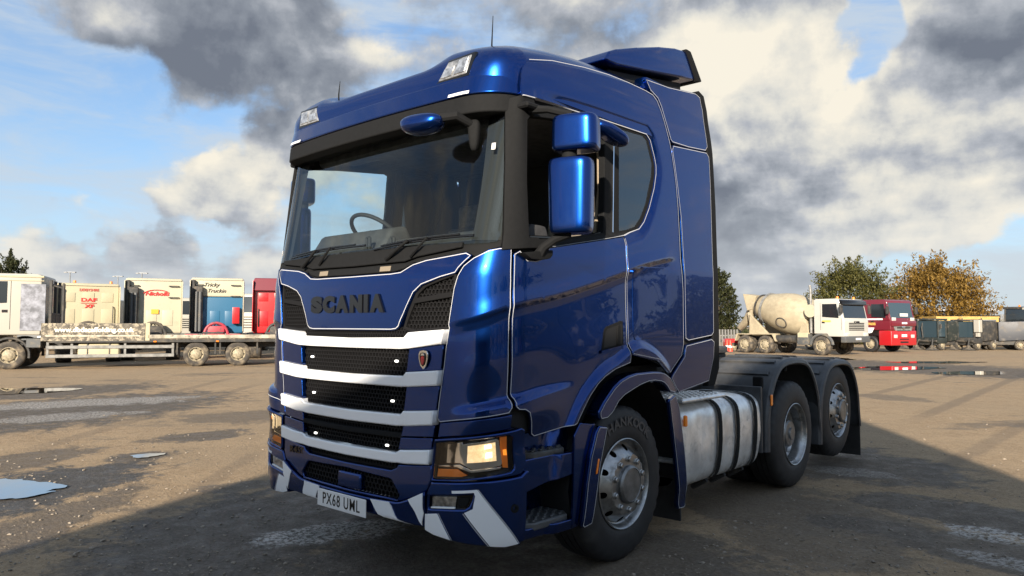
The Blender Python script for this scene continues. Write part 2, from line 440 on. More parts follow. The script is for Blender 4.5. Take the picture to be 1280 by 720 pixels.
dry = g.mix(g.ss(pebb, .46, .34, 0., .6), dry, (.12, .085, .055))
dry = g.mix(g.ss(big, .38, .66, 0., .6), dry, (.235, .175, .11))
dry = g.mix(g.ss(fine, .42, .72, 0., .55), dry, (.42, .32, .205))
dry = g.mix(g.ss(fine, .44, .25, 0., .5), dry, (.13, .096, .064))
dry = g.mix(g.ss(grit, .58, .72, 0., .6), dry, (.47, .39, .29))
dry = g.mix(g.ss(grit, .42, .28, 0., .6), dry, (.09, .065, .042))
dry = g.mix(g.ss(g.noise(P, 70, 3, .6), .45, .33, 0., .5), dry, (.10, .072, .048))
wetc = g.mix(g.ss(fine, .35, .7), (.034, .031, .028), (.095, .086, .076))
dry = g.mix(trk, dry, (.13, .10, .073))
gc = g.mix(damp_shade, dry, wetc)
gc = g.mix(pale, gc, (.50, .48, .45))
g.put(gb.inputs['Base Color'], gc)
g.put(gb.inputs['Roughness'], g.sub(.93, g.mul(damp_shade, g.ss(g.noise(P, 5, 5, .6), .35, .7, .12, .5))))
gb.inputs['Specular IOR Level'].default_value = .35
bp1 = g.n('ShaderNodeBump'); bp1.inputs['Strength'].default_value = .8; bp1.inputs['Distance'].default_value = .025
g.put(bp1.inputs['Height'], g.add(g.mul(fine, .6), g.mul(grit, .25), g.mul(pebb, .6), g.mul(coarse, .8)))
g.t.links.new(bp1.outputs[0], gb.inputs['Normal'])

# puddles, traced where they lie on the yard
PUD = [[(-70, 604), (0, 600), (25, 601), (44, 603), (60, 604), (70, 607), (83, 609), (80, 612), (66, 613), (58, 616), (68, 617), (40, 623), (0, 626), (-70, 627)],
       [(157, 571), (170, 569.5), (185, 568.5), (206, 568), (196, 571), (184, 573), (166, 573.5)],
       [(-60, 487), (0, 486), (60, 485.5), (104, 486), (92, 488.5), (55, 491.5), (0, 494), (-60, 495)],
       [(918, 447), (960, 446), (1020, 446.5), (1060, 448), (1070, 450), (1030, 451), (990, 450.5), (940, 450)],
       [(1060, 460), (1085, 458.5), (1140, 458), (1170, 459), (1185, 460.5), (1150, 462.5), (1100, 463), (1070, 462)],
       [(1160, 466), (1190, 464.5), (1240, 464.5), (1262, 466), (1240, 468.5), (1190, 469)],
       [(1110, 453), (1140, 452), (1190, 452), (1235, 453), (1200, 454.3), (1140, 454.5)]]
WATER = mat('puddle_water', (.045, .040, .034), .01, 0, 1., .7, crough=.0, bump=.006, bscale=5)
PUDC = []
for i, pl in enumerate(PUD):
    w3 = [ground_at(*p) for p in pl]; c = sum(w3, Vector())/len(w3)
    pts = resample([(p.x, p.y) for p in w3], .03 if i < 2 else .2)
    sc = .07 if i < 2 else (.09 if c.length < 20 else .3)
    pts = [(x+sc*mnoise.noise((x/sc/4, y/sc/4, 3))+sc*.5*mnoise.noise((x/sc, y/sc, 3)), y+sc*mnoise.noise((x/sc/4, y/sc/4, 9))+sc*.5*mnoise.noise((x/sc, y/sc, 7))) for x, y in pts]
    PUDC.append(pts)
    V, F = cdt(ccw(pts), (), max(.2, c.length/30))
    o = mesh('puddle', [(x, y, .014) for x, y in V], F, WATER); tag(o, kind='structure')

NA, NRAD = 420, 190
def gz(x, y):
    r = math.hypot(x-CAM.x, y-CAM.y); k = 1 if r < 14 else max(0, 1-(r-14)/30)
    a = .006*mnoise.noise((x*.9, y*.9, 1))+.005*mnoise.noise((x*3.1, y*3.1, 5))+.0035*mnoise.noise((x*9, y*9, 8))+.002*mnoise.noise((x*22, y*22, 2))
    return max(-.012, min(.011, a))*k
vs = [(CAM.x, CAM.y, 0)]; fs = []
for i in range(NRAD):
    r = .5*(3000/.5)**((i/(NRAD-1))**1.25)
    for j in range(NA):
        a = 2*PI*j/NA; x, y = CAM.x+r*math.cos(a), CAM.y+r*math.sin(a); vs.append((x, y, gz(x, y) if r < 45 else 0))
for j in range(NA): fs.append((0, 1+j, 1+(j+1) % NA))
for i in range(NRAD-1):
    for j in range(NA):
        p = 1+i*NA+j; q = 1+i*NA+(j+1) % NA; fs.append((p, p+NA, q+NA, q))
ground = mesh('ground', vs, fs, GM, None, True); tag(ground, kind='structure')

# loose grit and stones on the yard
gv = MB(); rs = random.Random(3)
ico = bmesh.new(); bmesh.ops.create_icosphere(ico, subdivisions=1, radius=1); ico.verts.index_update()
IV = [v.co.copy() for v in ico.verts]; IF = [tuple(v.index for v in f.verts) for f in ico.faces]; ico.free()
n = 0
while n < 4600:
    px = rs.uniform(-40, 1320); py = 470+250*rs.random()**.8
    p = ground_at(px, py)
    if any(inside((p.x, p.y), q) for q in PUDC) and rs.random() < .93: continue
    if -1.3 < p.x < 1.3 and -1.4 < p.y < 5: continue
    sz = min(.016, .0026+.003*rs.expovariate(1.))
    dist = (p-CAM).length
    if sz < .0008*dist: n += 1; continue
    q = Matrix.Rotation(rs.uniform(0, 6.3), 3, 'Z') @ Matrix.Rotation(rs.uniform(-.5, .5), 3, 'X')
    jt = [(1+rs.uniform(-.3, .3)) for _ in IV]
    gv.add([Vector((p.x, p.y, gz(p.x, p.y)+sz*.25))+q @ Vector((v.x*sz*k*1.3, v.y*sz*k, v.z*sz*k*.65)) for v, k in zip(IV, jt)], IF); n += 1
STONE = mat('loose_stone', (.23, .195, .155), .9, var=.45, vscale=30, bump=.3, bscale=200)
tag(gv.build('gravel', STONE, None, False), 'loose grit and small stones scattered over the yard', 'gravel', None, 'stuff')
# ------------------------------------------------------------------ blue tractor unit: the curved skin its panels lie on
def hermite(pts):
    n=len(pts)
    def ev(t):
        if t<=pts[0][0]: return pts[0][1]
        if t>=pts[-1][0]: return pts[-1][1]
        for i in range(n-1):
            if t<=pts[i+1][0]: break
        x0,y0=pts[i];x1,y1=pts[i+1];h=x1-x0;d=(y1-y0)/h
        def tan(j):
            if j<=0 or j>=n-1:
                return d
            a=(pts[j][1]-pts[j-1][1])/(pts[j][0]-pts[j-1][0]);b=(pts[j+1][1]-pts[j][1])/(pts[j+1][0]-pts[j][0])
            return 0 if a*b<=0 else 2*a*b/(a+b)
        m0,m1=tan(i),tan(i+1);u=(t-x0)/h
        return (2*u**3-3*u*u+1)*y0+(u**3-2*u*u+u)*h*m0+(-2*u**3+3*u*u)*y1+(u**3-u*u)*h*m1
    return ev
def sst(a,b,t):
    t=min(1,max(0,(t-a)/(b-a)));return t*t*(3-2*t)
CX,CY=.92,-1.02
RX0,RY0=.29,.30
ARC=math.pi/2*(RX0+RY0)/2
XS=hermite([(.25,1.17),(.4,1.205),(.6,1.215),(.9,1.22),(1.5,1.222),(1.95,1.225),(2.1,1.217),(2.9,1.185),(3.1,1.175),(3.3,1.158),(3.5,1.15)])
YF=hermite([(.25,-1.28),(.4,-1.325),(.6,-1.34),(1.0,-1.33),(1.5,-1.325),(1.85,-1.315),(2.0,-1.285),(2.1,-1.26),(2.85,-1.115),(3.1,-1.06),(3.4,-.9)])
def s_of_y(y): return CX+ARC+(y-CY)
def skin0(s,z):
    xs,yf=XS(z),YF(z)
    b=.04
    if s<=CX:
        x=s;y=yf-b*(1-(x/CX)**2)
    elif s<CX+ARC:
        t=(s-CX)/ARC*math.pi/2
        x=CX+(xs-CX)*math.sin(t);y=CY+(yf-CY)*math.cos(t)
    else:
        x=xs;y=CY+(s-CX-ARC)
    return x,y,z
CREASE = hermite([(.85, 1.55), (.95, 1.572), (1.097, 1.606), (1.282, 1.67), (1.693, 1.746), (2.438, 1.928), (2.604, 1.977), (3.039, 2.063), (3.3, 2.10)])
LEDGE = hermite([(.8, 1.08), (1.0, 1.115), (1.19, 1.154), (1.287, 1.171), (1.543, 1.21), (1.857, 1.236), (2.2, 1.25)])
WINL = [(1.21, 2.03), (1.597, 2.044), (1.867, 2.092), (2.135, 2.139), (2.427, 2.193), (2.497, 2.219), (2.63, 2.258), (2.698, 2.314), (2.778, 2.425), (2.859, 2.583), (2.894, 2.693), (2.899, 2.754), (2.879, 2.826), (2.832, 2.938), (2.783, 2.973), (2.137, 2.961), (1.707, 2.943), (1.333, 2.919), (1.22, 2.90)]
def relief(s, z):
    if s < .86: return 0.
    d = 0.
    k = sst(.88, 1.05, s)*(1-sst(2.95, 3.15, s))
    t = CREASE(s)-z
    if t > 0: d -= .010*k*sst(0, .06, t)*(1-sst(.16, .5, t))*(1-.5*sst(2.44, 2.6, s))
    elif t > -.12: d += .006*k*(1-sst(0, .12, -t))
    if s < 1.95:
        a = .030*sst(.90, 1.10, s)*(1-sst(1.35, 1.90, s)); t = LEDGE(s)-z
        d += a*sst(-.005, .048, t)*(1-sst(.1, .3, t))-a*.6*sst(-.25, 0, t)*(1-sst(-.005, .04, t))
    if z < 1.7 and s > 1.5:
        ra = .785+.09*sst(2.25, 2.6, s); rr = math.hypot(s-2.45, (z-.46)*.92)
        d += .034*(1-sst(.012, .075, rr-ra))*(1-sst(2.75, 3.1, s))
    if z > 2.05 and 1.5 < s < 3.15:
        q = polydist((s, z), WINL)
        if q < .11 and not inside((s, z), WINL): d -= .030*(1-sst(.0, .085, q))*sst(2.2, 2.75, s+.9*(z-2.1))
        elif inside((s, z), WINL): d -= .03
    return d
def skin(s, z, off=0.):
    sg = -1 if s < 0 else 1; s = abs(s)
    x, y, z = skin0(s, z)
    if s <= CX: nx, ny = 0., -1.
    elif s < CX+ARC:
        t = (s-CX)/ARC*PI/2; nx, ny = math.sin(t), -math.cos(t)
    else: nx, ny = 1., 0.
    d = relief(s, z)+off
    return Vector((sg*(x+nx*d), y+ny*d, z))
def skin_n(s, z, off=0.):
    e = .004
    a = skin(s+e, z, off)-skin(s-e, z, off); b = skin(s, z+e, off)-skin(s, z-e, off)
    return a.cross(b).normalized()

class Truck: pass
def offs(h, s, z): return h(s, z) if callable(h) else h
def panel(name, poly, material, parent, h=.0, depth=.02, bev=.004, grow=0., step=.04, holes=(), sides=(1,), fn=skin, fnn=skin_n, bstep=.03, lines=()):
    """a bodywork panel: an outline in (s, z) laid on the skin, with a rounded edge and real thickness"""
    outer = ccw(poly)
    if grow: outer = inset(outer, -grow)
    outer = resample(outer, bstep); inn = inset(outer, bev)
    hs = [resample(ccw(q), bstep) for q in holes]; hin = [inset(q, -bev) for q in hs]
    V2, F = cdt(inn, hin, step, lines)
    obs = []
    for sd in sides:
        V = []; N = []
        for s, z in V2:
            hh = offs(h, s, z); V.append(fn(s, z, hh)); N.append(fnn(s, z, hh))
        FF = list(F)
        for ring_in, ring_out in [(inn, outer)]+list(zip(hin, hs)):
            n = len(ring_out); k = len(V)
            hole = ring_out is not outer
            for q, p in zip(ring_in, ring_out):
                hh = offs(h, *p); pi = fn(*q, hh); no = fnn(*q, hh)
                po = fn(*p, hh-bev); pb = fn(*p, hh-depth)
                out = (po-pi); out = (out-no*out.dot(no)); out = out.normalized() if out.length > 1e-9 else no
                V += [pi, po, po, pb]; N += [no, (no*.5+out).normalized(), out, out]
            for i in range(n):
                j = (i+1) % n; a, b = k+4*i, k+4*j
                q1, q2 = (a, a+1, b+1, b), (a+2, a+3, b+3, b+2)
                if hole: q1, q2 = q1[::-1], q2[::-1]
                FF += [q1, q2]
        if sd < 0:
            V = [Vector((-p.x, p.y, p.z)) for p in V]; N = [Vector((-p.x, p.y, p.z)) for p in N]; FF = [f[::-1] for f in FF]
        obs.append(mesh(name, V, FF, material, parent, True, N))
    return obs
def ribbon(name, line, material, parent, width=.0042, h=.0015, closed=True, sides=(1,), fn=skin, fnn=skin_n):
    ln = resample(line, .03, closed)
    if closed: ln = ccw(ln)
    a = inset(ln, width/2, closed); b = inset(ln, -width/2, closed); n = len(ln)
    for sd in sides:
        V = []; N = []
        for p, q in zip(a, b):
            V += [fn(*p, offs(h, *p)), fn(*q, offs(h, *q))]; N += [fnn(*p, 0), fnn(*q, 0)]
        F = [(2*i, 2*i+1, 2*((i+1) % n)+1, 2*((i+1) % n)) for i in range(n if closed else n-1)]
        t = F[0]; nn = (V[t[1]]-V[t[0]]).cross(V[t[2]]-V[t[1]])
        if nn.dot(N[0]) < 0: F = [f[::-1] for f in F]
        if sd < 0:
            V = [Vector((-p.x, p.y, p.z)) for p in V]; N = [Vector((-p.x, p.y, p.z)) for p in N]; F = [f[::-1] for f in F]
        mesh(name, V, F, material, parent, True, N)
def sym(half):
    """right half of a front outline, from the centre line round and back to it -> full outline"""
    return list(half)+[(-x, z) for x, z in reversed(half) if abs(x) > 1e-6]

def _line(f, s0, s1, ds=.028): n = int((s1-s0)/ds)+1; return [(s0+(s1-s0)*i/n, f(s0+(s1-s0)*i/n)) for i in range(n+1)]
FEATURE = [_line((lambda s, t=t: CREASE(s)-t), .88, 3.18) for t in (-.03, 0, .02, .04, .06, .08)]
FEATURE += [_line((lambda s, t=t: LEDGE(s)-t), .88, 1.92) for t in (-.02, -.005, .012, .03, .048, .07)]
for _d in (.012, .032, .052, .075):
    for _s0, _s1 in ((R(150), R(92)), (R(88), R(50))):
        ln = []
        for i in range(40):
            a = _s0+(_s1-_s0)*i/39; s = 2.45+math.cos(a)*.8; ra = .785+.09*sst(2.25, 2.6, s)+_d
            ln.append((2.45+math.cos(a)*ra, .46+math.sin(a)*ra/.92))
        FEATURE.append(ln)
WFEAT = [resample(inset(ccw(WINL), -d), .03) for d in (.02, .045, .065, .085)]
# ------------------------------------------------------------------ blue tractor unit
T = empty('tractor_unit', (0, 0, 0))
tag(T, 'blue three-axle tractor unit with white grille bars, white pinstripes and lit headlights', 'truck')
LR = (1, -1)
# --- dark inner shell behind the panels, floor, rear wall
shell = [(-1.27, 1.03), (-1.27, 1.99), (-.9, 2.03), (.9, 2.03), (1.27, 1.99), (1.27, 1.03), (.8, .95), (-.8, .95)]
panel('inner_shell', shell, DARKM, T, h=-.05, depth=.02, step=.12, bstep=.08)
side_shell = [(1.22, 1.03), (1.40, .95), (1.80, .98), (1.90, 1.07), (2.05, 1.22), (2.25, 1.31), (2.45, 1.38), (2.66, 1.35), (2.9, 1.29), (3.01, 1.24), (3.18, 1.35), (3.2, 1.5), (3.2, 2.05), (3.18, 2.3), (3.15, 2.75), (3.0, 3.25), (2.8, 3.29), (2.0, 3.24), (1.42, 3.11), (1.22, 3.0), (1.34, 2.935), (2.137, 2.975), (2.79, 2.99), (2.85, 2.945), (2.91, 2.76), (2.87, 2.58), (2.71, 2.30), (2.5, 2.2), (2.0, 2.10), (1.6, 2.03), (1.22, 2.01)]
panel('inner_shell', side_shell, DARKM, T, h=-.035, depth=.015, step=.12, bstep=.1, sides=LR)
b = MB(); b.span((-1.10, .80, 1.25), (1.10, .86, 3.28)); b.span((-1.0, -1.15, 1.20), (1.0, .8, 1.27)); b.build('cab_rear_wall', INTER, T, False)
# --- front corner panel, door, rear side panel
CORNER = [(1.259, 2.008), (1.19, 2.008), (1.124, 1.994), (1.043, 1.954), (.988, 1.91), (.954, 1.853), (.931, 1.785), (.916, 1.698), (.9, 1.606), (.896, 1.574), (.902, 1.556), (.88, 1.441), (.867, 1.337), (.85, 1.238), (.83, 1.118), (.821, 1.037), (.838, 1.018), (1.059, 1.053), (1.19, 1.074), (1.252, 1.085), (1.268, 1.111), (1.268, 1.147), (1.258, 1.179), (1.26, 1.421), (1.263, 1.647), (1.265, 1.829)]
DOOR = [(1.285, 1.977), (1.323, 1.997), (1.382, 1.945), (1.464, 1.945), (1.567, 1.975), (1.583, 2.01), (1.597, 2.036), (1.867, 2.084), (2.135, 2.131), (2.427, 2.185), (2.438, 2.17), (2.425, 1.938), (2.432, 1.693), (2.432, 1.372), (2.424, 1.325), (2.242, 1.287), (2.125, 1.245), (2.049, 1.204), (1.962, 1.134), (1.888, 1.053), (1.821, .972), (1.8, .965), (1.449, .934), (1.425, .949), (1.403, 1.029), (1.381, 1.077), (1.349, 1.097), (1.311, 1.1), (1.295, 1.115), (1.295, 1.155), (1.282, 1.185), (1.286, 1.335), (1.286, 1.602), (1.288, 1.876)]
REARP = [(2.452, 1.372), (2.653, 1.342), (2.815, 1.32), (2.95, 1.251), (3.008, 1.219), (3.189, 1.343), (3.222, 1.434), (3.215, 1.83), (3.192, 2.061), (3.193, 2.29), (3.191, 2.475), (3.176, 2.666), (3.156, 2.781), (3.126, 2.917), (3.105, 2.991), (3.042, 3.134), (2.99, 3.255), (2.936, 3.297), (2.894, 3.304), (2.838, 3.31), (2.567, 3.303), (2.314, 3.285), (2.032, 3.257), (1.689, 3.208), (1.45, 3.15), (1.40, 3.10), (1.36, 3.0), (1.35, 2.925), (1.707, 2.948), (2.137, 2.966), (2.787, 2.978), (2.837, 2.941), (2.884, 2.828), (2.904, 2.754), (2.899, 2.691), (2.864, 2.581), (2.782, 2.422), (2.702, 2.31), (2.633, 2.253), (2.499, 2.213), (2.448, 2.195), (2.442, 1.938), (2.45, 1.693)]
panel('corner_panel', CORNER, BLUE, T, grow=.007, step=.03, sides=LR, lines=FEATURE)
ribbon('pinstripe', CORNER, PINE, T, sides=LR)
doors = panel('door', DOOR, BLUE, T, grow=.006, step=.03, sides=LR, lines=FEATURE)
for d in doors: pass
ribbon('pinstripe', DOOR, PINE, T, sides=LR)
panel('side_panel', REARP, BLUE, T, grow=.0, step=.035, sides=LR, lines=FEATURE+WFEAT)
ribbon('pinstripe', [(1.46, 3.165), (1.689, 3.222), (2.032, 3.272), (2.314, 3.298), (2.567, 3.306), (2.80, 3.303), (2.90, 3.295), (2.955, 3.265), (3.0, 3.20), (3.042, 3.11), (3.10, 2.975), (3.12, 2.917), (3.15, 2.781), (3.17, 2.666), (3.185, 2.475), (3.187, 2.29), (3.186, 2.061), (3.209, 1.83), (3.214, 1.434), (3.183, 1.35), (3.012, 1.232), (2.955, 1.262), (2.82, 1.332), (2.653, 1.355), (2.46, 1.382)], PINE, T, closed=False, sides=LR, h=.004)
ribbon('pinstripe', WINL[1:-1], PINE, T, closed=False, sides=LR, width=.0055, h=.024)
ribbon('pinstripe', [(2.452, 1.40), (2.452, 1.69), (2.445, 1.94), (2.452, 2.18)], PINE, T, closed=False, sides=LR, width=.003, h=.002)
# locker hatch: a shallow raised lid
LOCK = [(2.515, 1.955), (2.60, 1.985), (3.055, 2.008), (3.12, 1.985), (3.148, 1.95), (3.155, 1.56), (3.14, 1.525), (3.106, 1.51), (2.56, 1.466), (2.525, 1.475), (2.512, 1.51)]
panel('locker_hatch', LOCK, BLUE, T, h=.005, depth=.012, bev=.006, step=.03, sides=LR)
panel('deflector_backing', [(3.02, 1.22), (3.15, 1.10), (3.6, 1.15), (3.69, 1.33), (3.70, 2.4), (3.72, 2.95), (3.66, 3.40), (3.0, 3.36), (3.1, 3.1), (3.2, 2.5), (3.2, 1.5)], DARKM, T, h=-.03, depth=.02, step=.12, sides=LR)
for nm, pl in (('upper_deflector', [(2.811, 3.388), (3.14, 3.409), (3.579, 3.465), (3.647, 3.45), (3.66, 3.403), (3.683, 3.349), (3.702, 3.168), (3.717, 3.051), (3.684, 3.016), (3.397, 2.991), (3.144, 2.983), (3.118, 2.998), (3.052, 3.134), (3.01, 3.234), (2.968, 3.288), (2.867, 3.325)]),
               ('middle_deflector', [(3.153, 2.95), (3.70, 2.993), (3.735, 2.963), (3.738, 2.894), (3.735, 2.71), (3.722, 2.375), (3.70, 1.88), (3.704, 1.523), (3.672, 1.499), (3.29, 1.463), (3.245, 1.479), (3.235, 1.861), (3.223, 2.401), (3.19, 2.63), (3.163, 2.781), (3.135, 2.917)]),
               ('lower_deflector', [(3.258, 1.418), (3.671, 1.462), (3.713, 1.441), (3.701, 1.322), (3.614, 1.137), (3.134, 1.079), (3.101, 1.108), (3.025, 1.185), (3.23, 1.336), (3.245, 1.40)])):
    panel(nm, pl, BLUE, T, h=.006, grow=.008, depth=.03, step=.04, sides=LR)
    ribbon('pinstripe', pl, PINE, T, h=.0075, sides=LR)
panel('deflector_edge', [(3.59, 3.49), (3.66, 3.515), (3.74, 3.49), (3.785, 3.37), (3.83, 3.013), (3.835, 2.556), (3.81, 1.884), (3.825, 1.489), (3.82, 1.226), (3.74, 1.09), (3.62, 1.09), (3.625, 1.125), (3.712, 1.32), (3.724, 1.445), (3.716, 1.525), (3.712, 1.88), (3.734, 2.375), (3.748, 2.71), (3.75, 2.97), (3.73, 3.051), (3.714, 3.17), (3.694, 3.36), (3.66, 3.46)], BLACKP, T, h=.0, depth=.05, bev=.008, step=.06, sides=LR)
# door handle
hd = panel('door_handle', [(2.13, 1.408), (2.392, 1.44), (2.392, 1.602), (2.36, 1.605), (2.19, 1.565), (2.165, 1.545)], BLACKP, T, h=.003, depth=.02, step=.05, sides=LR,
      holes=[[(2.16, 1.43), (2.37, 1.452), (2.372, 1.58), (2.21, 1.548), (2.188, 1.53)]])
panel('handle_recess', [(2.155, 1.425), (2.375, 1.447), (2.377, 1.585), (2.2, 1.55), (2.18, 1.53)], DARKM, T, h=.0016, depth=.002, bev=.0005, step=.03, sides=LR)
panel('handle_grip', [(2.305, 1.44), (2.345, 1.446), (2.35, 1.58), (2.318, 1.575)], BLACKP, T, h=.012, depth=.02, bev=.005, step=.05, sides=LR)
ribbon('handle_sill', [(2.12, 1.398), (2.40, 1.432)], BLUE, T, width=.022, h=.012, closed=False, sides=LR)
# --- windows
OPEN = [(1.40, 2.085), (1.701, 2.105), (2.2, 2.19), (2.235, 2.55), (2.252, 2.895), (2.22, 2.905), (1.742, 2.86), (1.45, 2.82), (1.415, 2.78), (1.395, 2.4)]
QG = [(2.433, 2.946), (2.748, 2.957), (2.801, 2.932), (2.866, 2.764), (2.847, 2.671), (2.752, 2.451), (2.668, 2.336), (2.588, 2.265), (2.473, 2.231), (2.385, 2.217)]
frame = [(1.20, 2.00), (1.597, 2.036), (1.867, 2.082), (2.135, 2.129), (2.427, 2.183)]+WINL[5:-2]+[(1.333, 2.921), (1.155, 2.905), (1.155, 2.824), (1.183, 2.531), (1.205, 2.1)]
panel('window_frame', frame, BLACKP, T, h=.014, depth=.05, bev=.006, step=.06, sides=LR, holes=[OPEN, inset(ccw(QG), .006)])
panel('quarter_window', QG, SIDEGLASS, T, h=.010, depth=.004, bev=.001, step=.08, sides=LR)
mesh_c = panel('door_window', OPEN, CLEARGLASS, T, h=-.004, depth=.004, bev=.001, step=.1, sides=(-1,))
b = MB(); b.tube([skin(2.30, 2.20, .018), skin(2.365, 2.94, .018)], .006, 6); b.build('pillar_trim', CHROME, T)
b.mirror().build('pillar_trim', CHROME, T)
b = MB(); b.tube([skin(1.40, 2.088, -.01), skin(1.9, 2.125, -.01), skin(2.2, 2.19, -.01)], .010, 6); b.build('window_seal', GLOSSB, T)
# windscreen and its dark border
WS = sym([(0, 2.05), (.8, 2.04), (1.10, 2.04), (1.17, 2.05), (1.197, 2.10), (1.18, 2.531), (1.152, 2.82), (1.14, 2.88), (0, 2.90)])
panel('windscreen', WS, WSGLASS, T, h=-.004, depth=.003, bev=.001, step=.07)
for sd in LR:
    b = MB(); b.grid(lambda u, v: skin(.97+.25*u+.02*math.sin(v*PI), 2.03+.87*v, -.055), 8, 10)
    if sd < 0: b.mirror()
    b.build('pillar_lining', DARKM, T)
panel('windscreen_sticker', [(1.07, 2.60), (1.10, 2.60), (1.10, 2.64), (1.07, 2.64)], PLATE, T, h=.0, depth=.002, bev=.0005, step=.1)
panel('windscreen_sticker', [(-1.13, 2.10), (-1.09, 2.10), (-1.09, 2.14), (-1.13, 2.14)], PLATE, T, h=.0, depth=.002, bev=.0005, step=.1)
# cowl under the windscreen
cowl = sym([(0, 1.885), (.40, 1.889), (.488, 1.897), (.583, 1.939), (.689, 1.962), (.986, 1.990), (1.045, 1.962), (1.13, 2.003), (1.20, 2.02), (1.205, 2.06), (.8, 2.062), (0, 2.07)])
panel('scuttle', cowl, BLACKP, T, h=-.016, depth=.03, bev=.006, step=.06)
panel('scuttle_step', sym([(0, 1.955), (.50, 1.962), (.60, 1.985), (.75, 2.0), (.95, 2.022), (.95, 2.052), (0, 2.055)]), BLACKP, T, h=.012, depth=.03, bev=.008, step=.06)
panel('scuttle_step', sym([(0, 1.90), (.42, 1.903), (.50, 1.918), (.58, 1.952), (0, 1.945)]), BLACKP, T, h=.002, depth=.03, bev=.006, step=.06)
for x in (-.34, .33, ):
    panel('scuttle_clip', [(x-.05, 1.908), (x+.05, 1.908), (x+.05, 1.94), (x-.05, 1.94)], mat('clip_tan', (.20, .165, .12), .5), T, h=.006, depth=.01, bev=.002, step=.1)
# wipers
for (x0, z0, x1, z1, xb) in ((.20, 2.055, 1.03, 2.085, .34), (-.82, 2.06, .10, 2.09, -.62)):
    b = MB(); ln = [skin(x0+(x1-x0)*i/10, z0+(z1-z0)*i/10+.012*math.sin(i/10*PI), .022) for i in range(11)]
    b.tube(ln, .008, 6); b.tube([p+Vector((0, -.012, .010)) for p in ln[1:-1]], .006, 6)
    o = b.build('wiper', GLOSSB, T)
    c = MB(); c.tube([skin(xb, 1.985, .02), skin(xb+.10, 2.03, .045), ln[4]+Vector((0, -.02, .008))], [.016, .011, .009], 8)
    c.tube([skin(xb+.22, 1.99, .02), skin(xb+.3, 2.04, .045), ln[6]+Vector((0, -.02, .008))], [.012, .008, .007], 6); c.build('wiper_arm', BLACKP, o)
# --- front: bonnet flap, grille
BON = sym([(0, 1.885), (.398, 1.887), (.488, 1.893), (.583, 1.935), (.689, 1.957), (.986, 1.985), (1.017, 1.970), (.982, 1.938), (.947, 1.903), (.928, 1.877), (.815, 1.856), (.671, 1.817), (.606, 1.771), (.555, 1.69), (.509, 1.608), (.488, 1.566), (.465, 1.552), (.421, 1.547), (0, 1.547)])
def bonh(s, z):
    a = abs(s); k = .5-a-(z-1.535)*.28
    return .008+.018*sst(-.06, .05, k)*sst(1.545, 1.64, z)*(1-sst(1.80, 1.90, z))-.010*sst(.55, .9, a)
panel('bonnet_flap', BON, BLUE, T, h=bonh, depth=.04, grow=.008, step=.028)
ribbon('pinstripe', BON, PINE, T, h=lambda s, z: bonh(s, z)+.002, width=.005)
lt = [('S', .138), ('C', .142), ('A', .150), ('N', .142), ('I', .050), ('A', .150)]
xx = -.415
for ch, wd in lt:
    tm = text_mb(ch, .16, .007, .0125); xs = [p.x for p in tm.v]; ys = [p.y for p in tm.v]
    cx, cy = (min(xs)+max(xs))/2, (min(ys)+max(ys))/2; kx = (wd-.008)/(max(xs)-min(xs)); ky = .116/(max(ys)-min(ys))
    tm.v = [Vector(((p.x-cx)*kx, (p.y-cy)*ky, p.z)) for p in tm.v]
    c = skin(xx+wd/2, 1.708, bonh(xx+wd/2, 1.708)+.004); nn = skin_n(xx+wd/2, 1.708)
    tm.xf(face_frame(c, (1, -nn.x, 0), (0, 0, 1))); tm.build('letter', GLOSSB, T, False); xx += wd+.006
def honeycomb(name, poly, h=-.028, pitch=.030, deep=.018, sides=(1,), shrink=.006):
    """a pressed mesh of hexagonal holes"""
    pl = ccw(poly); b = MB(); dz = pitch*.866; xs = [p[0] for p in pl]; zs = [p[1] for p in pl]
    z = min(zs); row = 0; ro = pitch/math.sqrt(3); ri = ro*.76
    while z < max(zs)+dz:
        x = min(xs)+(pitch/2 if row % 2 else 0)
        while x < max(xs)+pitch:
            if inside((x, z), pl) and polydist((x, z), pl) > shrink:
                k = len(b.v)
                for j in range(6):
                    a = PI/6+j*PI/3; c, s_ = math.cos(a), math.sin(a)
                    b.v += [skin(x+ro*c, z+ro*s_, h), skin(x+ri*c, z+ri*s_, h), skin(x+ri*c, z+ri*s_, h-deep)]
                for j in range(6):
                    p, q = k+3*j, k+3*((j+1) % 6); b.f += [(p, q, q+1, p+1), (p+1, q+1, q+2, p+2)]
            x += pitch
        z += dz; row += 1
    for sd in sides:
        c = b.copy()
        if sd < 0: c.mirror()
        c.build(name, MESHM, T, False)
UM = [(.515, 1.555), (.56, 1.655), (.622, 1.765), (.685, 1.808), (.815, 1.845), (.916, 1.866), (.908, 1.72), (.893, 1.60), (.885, 1.556), (.62, 1.535)]
honeycomb('grille_mesh', UM, sides=LR)
panel('grille_frame', inset(ccw(UM), -.014), MESHM, T, h=-.012, depth=.03, bev=.004, step=.08, holes=[inset(ccw(UM), .010)], sides=LR)
panel('grille_divider', [(.585, 1.70), (.905, 1.735), (.905, 1.765), (.612, 1.735)], MESHM, T, h=-.010, depth=.02, step=.08, sides=LR)
barh = lambda s, z: .012+.024*sst(.50, .61, abs(s))
